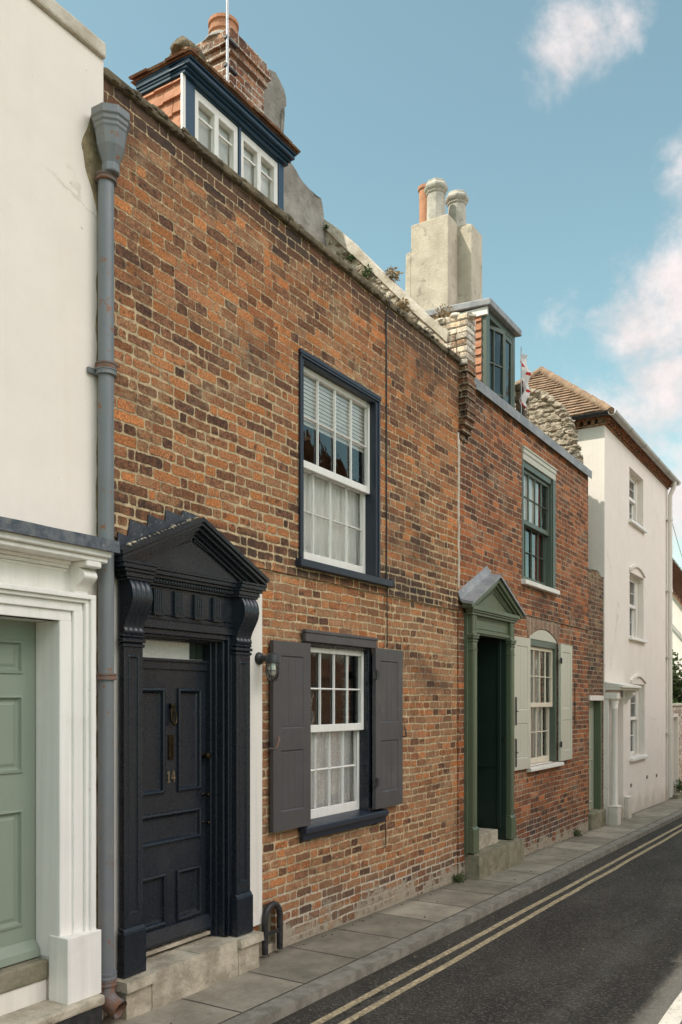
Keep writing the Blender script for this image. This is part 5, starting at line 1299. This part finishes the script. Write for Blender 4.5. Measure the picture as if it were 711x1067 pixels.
def tree(loc, h, R, label, n, mat, seed):
    t = thing('leafy_tree', loc, label, 'tree'); x,y,z = loc
    b = MB(); top = h*.62
    b.tube([(x,y,z),(x+.05,y,z+h*.2),(x-.04,y+.05,z+h*.42),(x,y,z+top)],[.13,.10,.08,.04],8)
    tips = []
    for i in range(9):
        a = i*2.4; zz = z+h*(.25+.04*i); e = (x+math.cos(a)*R*.75, y+math.sin(a)*R*.75, zz+h*.2); tips.append(e); b.tube([(x,y,zz),((x+e[0])/2,(y+e[1])/2,zz+h*.06),e],[.05,.03,.012],6)
    b.build('trunk', M['bark'], t, smooth=60)
    b = MB()
    for i in range(34):
        d = Vector((rnd.gauss(0,1),rnd.gauss(0,1),rnd.gauss(0,1))).normalized()*(rnd.random()**.4); c = (x+d.x*R*.85, y+d.y*R*.85, z+h*.60+d.z*h*.36)
        leaf_clump(b, c, R*.32, n//34, .16)
    b.build('crown', mat, t)
    return t
tree((25.1,1.5,-.35), 3.75, 1.5, 'dense dark green tree behind the whitewashed garden wall', 12000, M['leaf'], 1)
fh = thing('gabled_house', (33,4,-.5), 'distant white house with orange tiled roof past the tree', 'house')
b = MB(); b.prism([(1.0,-1),(1.0,3.98),(4.2,8.4),(7.4,3.98),(7.4,-1)],'x',27.4,36); b.build('wall', M['white_ren'], fh)
b = MB(); tile_slope(b,(27.1,.75,3.72),(36,.75,3.72),(0,1,1.40),44,.12,.2,.02,.04); b.prism([(.75,3.66),(4.2,8.46),(7.6,3.70),(7.6,3.76),(4.2,8.53),(.75,3.72)],'x',27.1,36.2); b.build('roof', M['tile'], fh)
b = MB(); b.prism([(1.0,3.05),(2.6,5.1),(2.6,5.22),(1.0,3.17)],'x',27.25,27.398); b.build('grey_verge_board', M['gutterg'], fh)
gutter(fh, (27.2,.70,3.68), (36,.70,3.68), .07, M['pipe'])
b = MB(); b.box(29,30,.97,1.01,1.9,3.2); b.build('window', M['trim'], fh)
b = MB(); b.tube([(18.0,.1,6.0)]+[(18+9.5*i/20,.1+1.0*i/20,6.0-.9*math.sin(math.pi*.5*i/20)) for i in range(1,21)],.006,6)
tag(b.build('overhead_wire', M['iron']), 'thin overhead wire sagging from the white house to the distant gable', 'wire')

b = MB()
for i in range(260):
    x = rnd.uniform(2.4, 15); q = rnd.random()
    if q < .35: y, z = -.02-abs(rnd.gauss(0,.03)), ground_z(x)
    elif q < .8: y, z = -.74-abs(rnd.gauss(0,.05)), ground_z(x)-.062
    else: y, z = rnd.uniform(-3.2,-.1), 0; z = ground_z(x)-(.062 if y < -.70 else 0)
    rock(b, (x,y,z), rnd.uniform(.003,.009), 1.3, 1, .6, .4, 1, i)
tag(b.build('street_grit', M['coping']), kind='stuff')
b = MB()
for i in range(60):
    x = rnd.uniform(3.5, 13); y = rnd.choice([-.03-abs(rnd.gauss(0,.03)), -.76-abs(rnd.gauss(0,.08)), rnd.uniform(-2.2,-.1)]); z = ground_z(x)-(.060 if y < -.70 else 0)+.003
    a = rnd.uniform(0,6.28); l = rnd.uniform(.008,.022); ca, sa = math.cos(a)*l, math.sin(a)*l
    b.quad((x-ca,y-sa,z),(x+sa*.5,y-ca*.5,z+.006),(x+ca,y+sa,z+.002),(x-sa*.5,y+ca*.5,z+.005))
tag(b.build('leaf_litter', M['dry']), kind='stuff')

# ------------------------------------------------------------------ weeds
def weed(loc, r, n, label, mat, size=.035, group=None, flat=.8):
    t = thing('weed', loc, label, 'plant', group); b = MB(); leaf_clump(b, (loc[0],loc[1],loc[2]+r*.5), r, n, size, flat, .5); b.build('leaves', mat, t)
    b = MB()
    for i in range(5): b.tube([loc,(loc[0]+rnd.uniform(-1,1)*r*.6,loc[1]+rnd.uniform(-1,1)*r*.6,loc[2]+r)],[.004,.002],5)
    b.build('stem', mat, t)
weed((7.83,1.52,6.82), .035, 40, 'tiny green weed at the top end of limewashed party wall', M['weed'], .03)
weed((7.84,1.22,6.40), .05, 70, 'green weed tuft halfway down the limewashed party wall', M['weed'])
weed((7.84,1.02,6.18), .065, 110, 'largest green weed tuft on the limewashed party wall', M['weed'])
weed((7.96,.80,6.13), .10, 160, 'reddish dry plant sprouting on the party wall coping', M['dry'], .04)
weed((7.85,.60,5.72), .09, 130, 'straw coloured dry weed low on the party wall', M['dry'], .04)
weed((7.95,.20,5.58), .11, 150, 'straw coloured dry weed growing on the pier head', M['dry'], .035)
weed((7.0,1.70,7.12), .03, 30, 'small green sprig on top of crumbling cement ridge', M['weed'], .03)
weed((7.80,-.03,ground_z(7.8)), .07, 140, 'green moss clump at wall foot left of green doorway', M['weed'], .03)
weed((11.75,-.03,ground_z(11.75)), .06, 110, 'low green weed at foot of red brick wall', M['weed'], .035)
weed((9.50,-.03,ground_z(9.5)), .04, 60, 'small weed beside the right end of mossy step', M['weed'], .03)
weed((18.95,-.05,-.12), .16, 160, 'leafy plant beside the garden gateway step', M['weed'], .07)

# ------------------------------------------------------------------ terrace across the street (seen mirrored in the windows)
def opposite(x0, x1, h, wall, label, ridge, roofm, nwin, upper=None):
    t = thing('terraced_house', ((x0+x1)/2,-6.4,0), label, 'house'); y = -6.4
    wins = []; w_ = (x1-x0)/nwin
    for i in range(nwin):
        c = x0+w_*(i+.5); wins.append((c-.5,c+.5,h*.58,h*.58+1.35)); wins.append((c-.45,c+.45,.75,2.1) if i else (c-.45,c+.45,-.2,2.05))
    b = MB().holes(x0+.002,x1-.002,-1.2,2.6 if upper else h,y-.28,y,wins)
    if upper: MB().holes(x0+.002,x1-.002,2.6,h,y-.28,y+.01,wins).build('upper_wall', upper, t)
    b.box(x0+.002,x1-.002,y-7,y-6.7,-1.2,h); b.box(x0+.002,x0+.25,y-6.7,y-.28,-1.2,h); b.box(x1-.25,x1-.002,y-6.7,y-.28,-1.2,h); b.build('wall', wall, t)
    for k, (a,c,z0,z1) in enumerate(wins):
        if z0 < 0:
            d = MB().box(a,c,y-.18,y-.12,z0-.6,z1).build('door', rnd.choice([M['navy'],M['sage'],M['wgreen']]), t); continue
        b = MB().holes(a,c,z0,z1,y-.16,y-.10,[(a+.06,(a+c)/2-.02,z0+.06,(z0+z1)/2-.02),((a+c)/2+.02,c-.06,z0+.06,(z0+z1)/2-.02),(a+.06,(a+c)/2-.02,(z0+z1)/2+.02,z1-.06),((a+c)/2+.02,c-.06,(z0+z1)/2+.02,z1-.06)])
        b.box(a-.05,c+.05,y-.05,y+.06,z0-.06,z0); w = b.build('window', M['trim'], t)
        MB().quad((a,y-.15,z0),(c,y-.15,z0),(c,y-.15,z1),(a,y-.15,z1)).build('glass', M['glass'], w); MB().box(a-.1,c+.1,y-1.2,y-.9,z0-.2,z1+.2).build('room_lining', M['dark'], w)
    b = MB(); mid = y-3.5; s_ = (ridge-h)/3.5
    tile_slope(b,(x1,y+.15,h-.08),(x0,y+.15,h-.08),(0,-1,s_),int(3.6*math.hypot(1,s_)/.16),.16,.24,.02,.03)
    b.prism([(y+.12,h-.06),(mid,ridge),(y-7.1,h-.06)],'x',x0+.001,x1-.001); b.build('roof', roofm, t)
    b = MB(); b.box(x0+.3,x0+1.1,mid-.3,mid+.3,ridge-.6,ridge+1.1); b.box(x0+.25,x0+1.15,mid-.35,mid+.35,ridge+1.1,ridge+1.25); ch = b.build('chimney', M['brickO'], t)
    for q in (.5,.9): MB().lathe((x0+q,mid),[(.11,ridge+1.25),(.09,ridge+1.7),(.11,ridge+1.75)],12).build('chimney_pot', M['terra'], ch)
ow = thing('added_low_wall', (1.5,-6.4,0), 'low whitewashed wall across the street, unseen, added to bring light to the facades', 'wall')  # unseen, added instead of houses so more sky and bounce reach the fronts
b = MB(); b.box(-14,10.395,-6.62,-6.38,-1,2.0); b.build('brickwork', M['brickW'], ow)
b = MB(); b.box(-14,10.39,-6.66,-6.34,2.001,2.07); b.build('capping', M['copw'], ow, bevel=.02)
opposite(10.4,19.2,6.4,M['brickO'],'tall house across the street, brick below and whitewashed above, mirrored in the brown house windows',9.0,M['tile'],3,M['brickW'])
opposite(19.2,24,5.2,M['stucco'],'cream house across the street mirrored in the red brick house windows',7.3,M['tile'],3)
opposite(24,38,5.0,M['brickO'],'long ruddy brick row furthest down the far side of street',7.2,M['tile'],5)

# ------------------------------------------------------------------ light
SUN = Vector((-1.0, .76, 1.73)).normalized()          # towards the sun: behind the houses, from the left
elev = math.asin(SUN.z); azim = math.atan2(SUN.x, SUN.y)
sd_ = bpy.data.lights.new('sun', 'SUN'); sd_.energy = 2.1; sd_.angle = rad(.53); sd_.color = (1.0, .94, .85)
so_ = bpy.data.objects.new('sun', sd_); COL.objects.link(so_); so_.rotation_euler = SUN.to_track_quat('Z','Y').to_euler()
world = bpy.data.worlds.new('World'); scn.world = world; world.use_nodes = True
wt = NT(world.node_tree); world.node_tree.nodes.clear()
sky = wt.node('ShaderNodeTexSky'); sky.sky_type = 'NISHITA'; sky.sun_disc = False; sky.sun_elevation = elev; sky.sun_rotation = azim; sky.air_density = 1.0; sky.dust_density = 1.2; sky.ozone_density = 1.6
dirv = wt.node('ShaderNodeTexCoord').outputs['Generated']
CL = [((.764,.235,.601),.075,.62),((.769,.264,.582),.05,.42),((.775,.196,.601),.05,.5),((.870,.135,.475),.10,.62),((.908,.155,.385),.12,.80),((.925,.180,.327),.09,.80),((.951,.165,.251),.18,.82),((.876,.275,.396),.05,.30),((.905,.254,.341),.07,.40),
      ((.18,-.72,.66),.62,.85),((-.35,-.70,.62),.45,.8)]  # two large clouds behind the camera, added to brighten the facades
blob = None
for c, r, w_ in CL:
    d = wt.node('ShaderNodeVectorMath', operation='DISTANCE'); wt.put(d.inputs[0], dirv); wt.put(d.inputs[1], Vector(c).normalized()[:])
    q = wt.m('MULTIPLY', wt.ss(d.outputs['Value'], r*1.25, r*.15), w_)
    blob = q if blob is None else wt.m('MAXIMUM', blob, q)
n1 = wt.noise(wt.scale(dirv, (1,1,1.25)), 9.0, 9, .60, .35); n2 = wt.noise(dirv, 22, 9, .68)
dens = wt.m('ADD', wt.m('ADD', n1, wt.m('MULTIPLY', n2, .24)), wt.m('MULTIPLY', blob, .55))
mask = wt.m('MULTIPLY', wt.ss(dens, .79, 1.16), .95)
tint = wt.mix(1, sky.outputs[0], (.935,1.0,.70,1), 'MULTIPLY')
SKYK = 1.0
facing = wt.m('ADD', .40, wt.m('MULTIPLY', wt.ss(wt.sep(dirv)[1], .05, -.4), 2.3))   # boosts the unseen street-side clouds to light the shaded facades
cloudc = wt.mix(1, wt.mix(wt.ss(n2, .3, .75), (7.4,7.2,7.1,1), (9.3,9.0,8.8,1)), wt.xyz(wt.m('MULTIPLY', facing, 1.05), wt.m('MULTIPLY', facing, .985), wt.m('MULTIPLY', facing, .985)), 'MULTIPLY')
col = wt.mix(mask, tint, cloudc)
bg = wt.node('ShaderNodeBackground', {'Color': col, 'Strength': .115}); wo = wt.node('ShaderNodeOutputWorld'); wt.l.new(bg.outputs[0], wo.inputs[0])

# ------------------------------------------------------------------ camera
cd = bpy.data.cameras.new('camera'); cam = bpy.data.objects.new('camera', cd); COL.objects.link(cam); scn.camera = cam
th = math.atan2(556.5, 900.0)
cam.location = (0, -3.5, 1.74); cam.rotation_euler = (rad(90), 0, -(math.pi/2-th))
cd.sensor_fit = 'AUTO'; cd.sensor_width = 36; cd.lens = 900/1067*36; cd.shift_y = (730-533.5)/1067; cd.shift_x = 0; cd.clip_end = 2000; cd.clip_start = .05
vs_ = scn.view_settings; vs_.view_transform = 'Standard'; vs_.look = 'None'; vs_.exposure = 1.25; vs_.gamma = 1; vs_.use_curve_mapping = False
scn.cycles.use_denoising = True; scn.cycles.diffuse_bounces = 5; scn.cycles.max_bounces = 10; scn.cycles.transparent_max_bounces = 12; scn.cycles.sample_clamp_indirect = 8
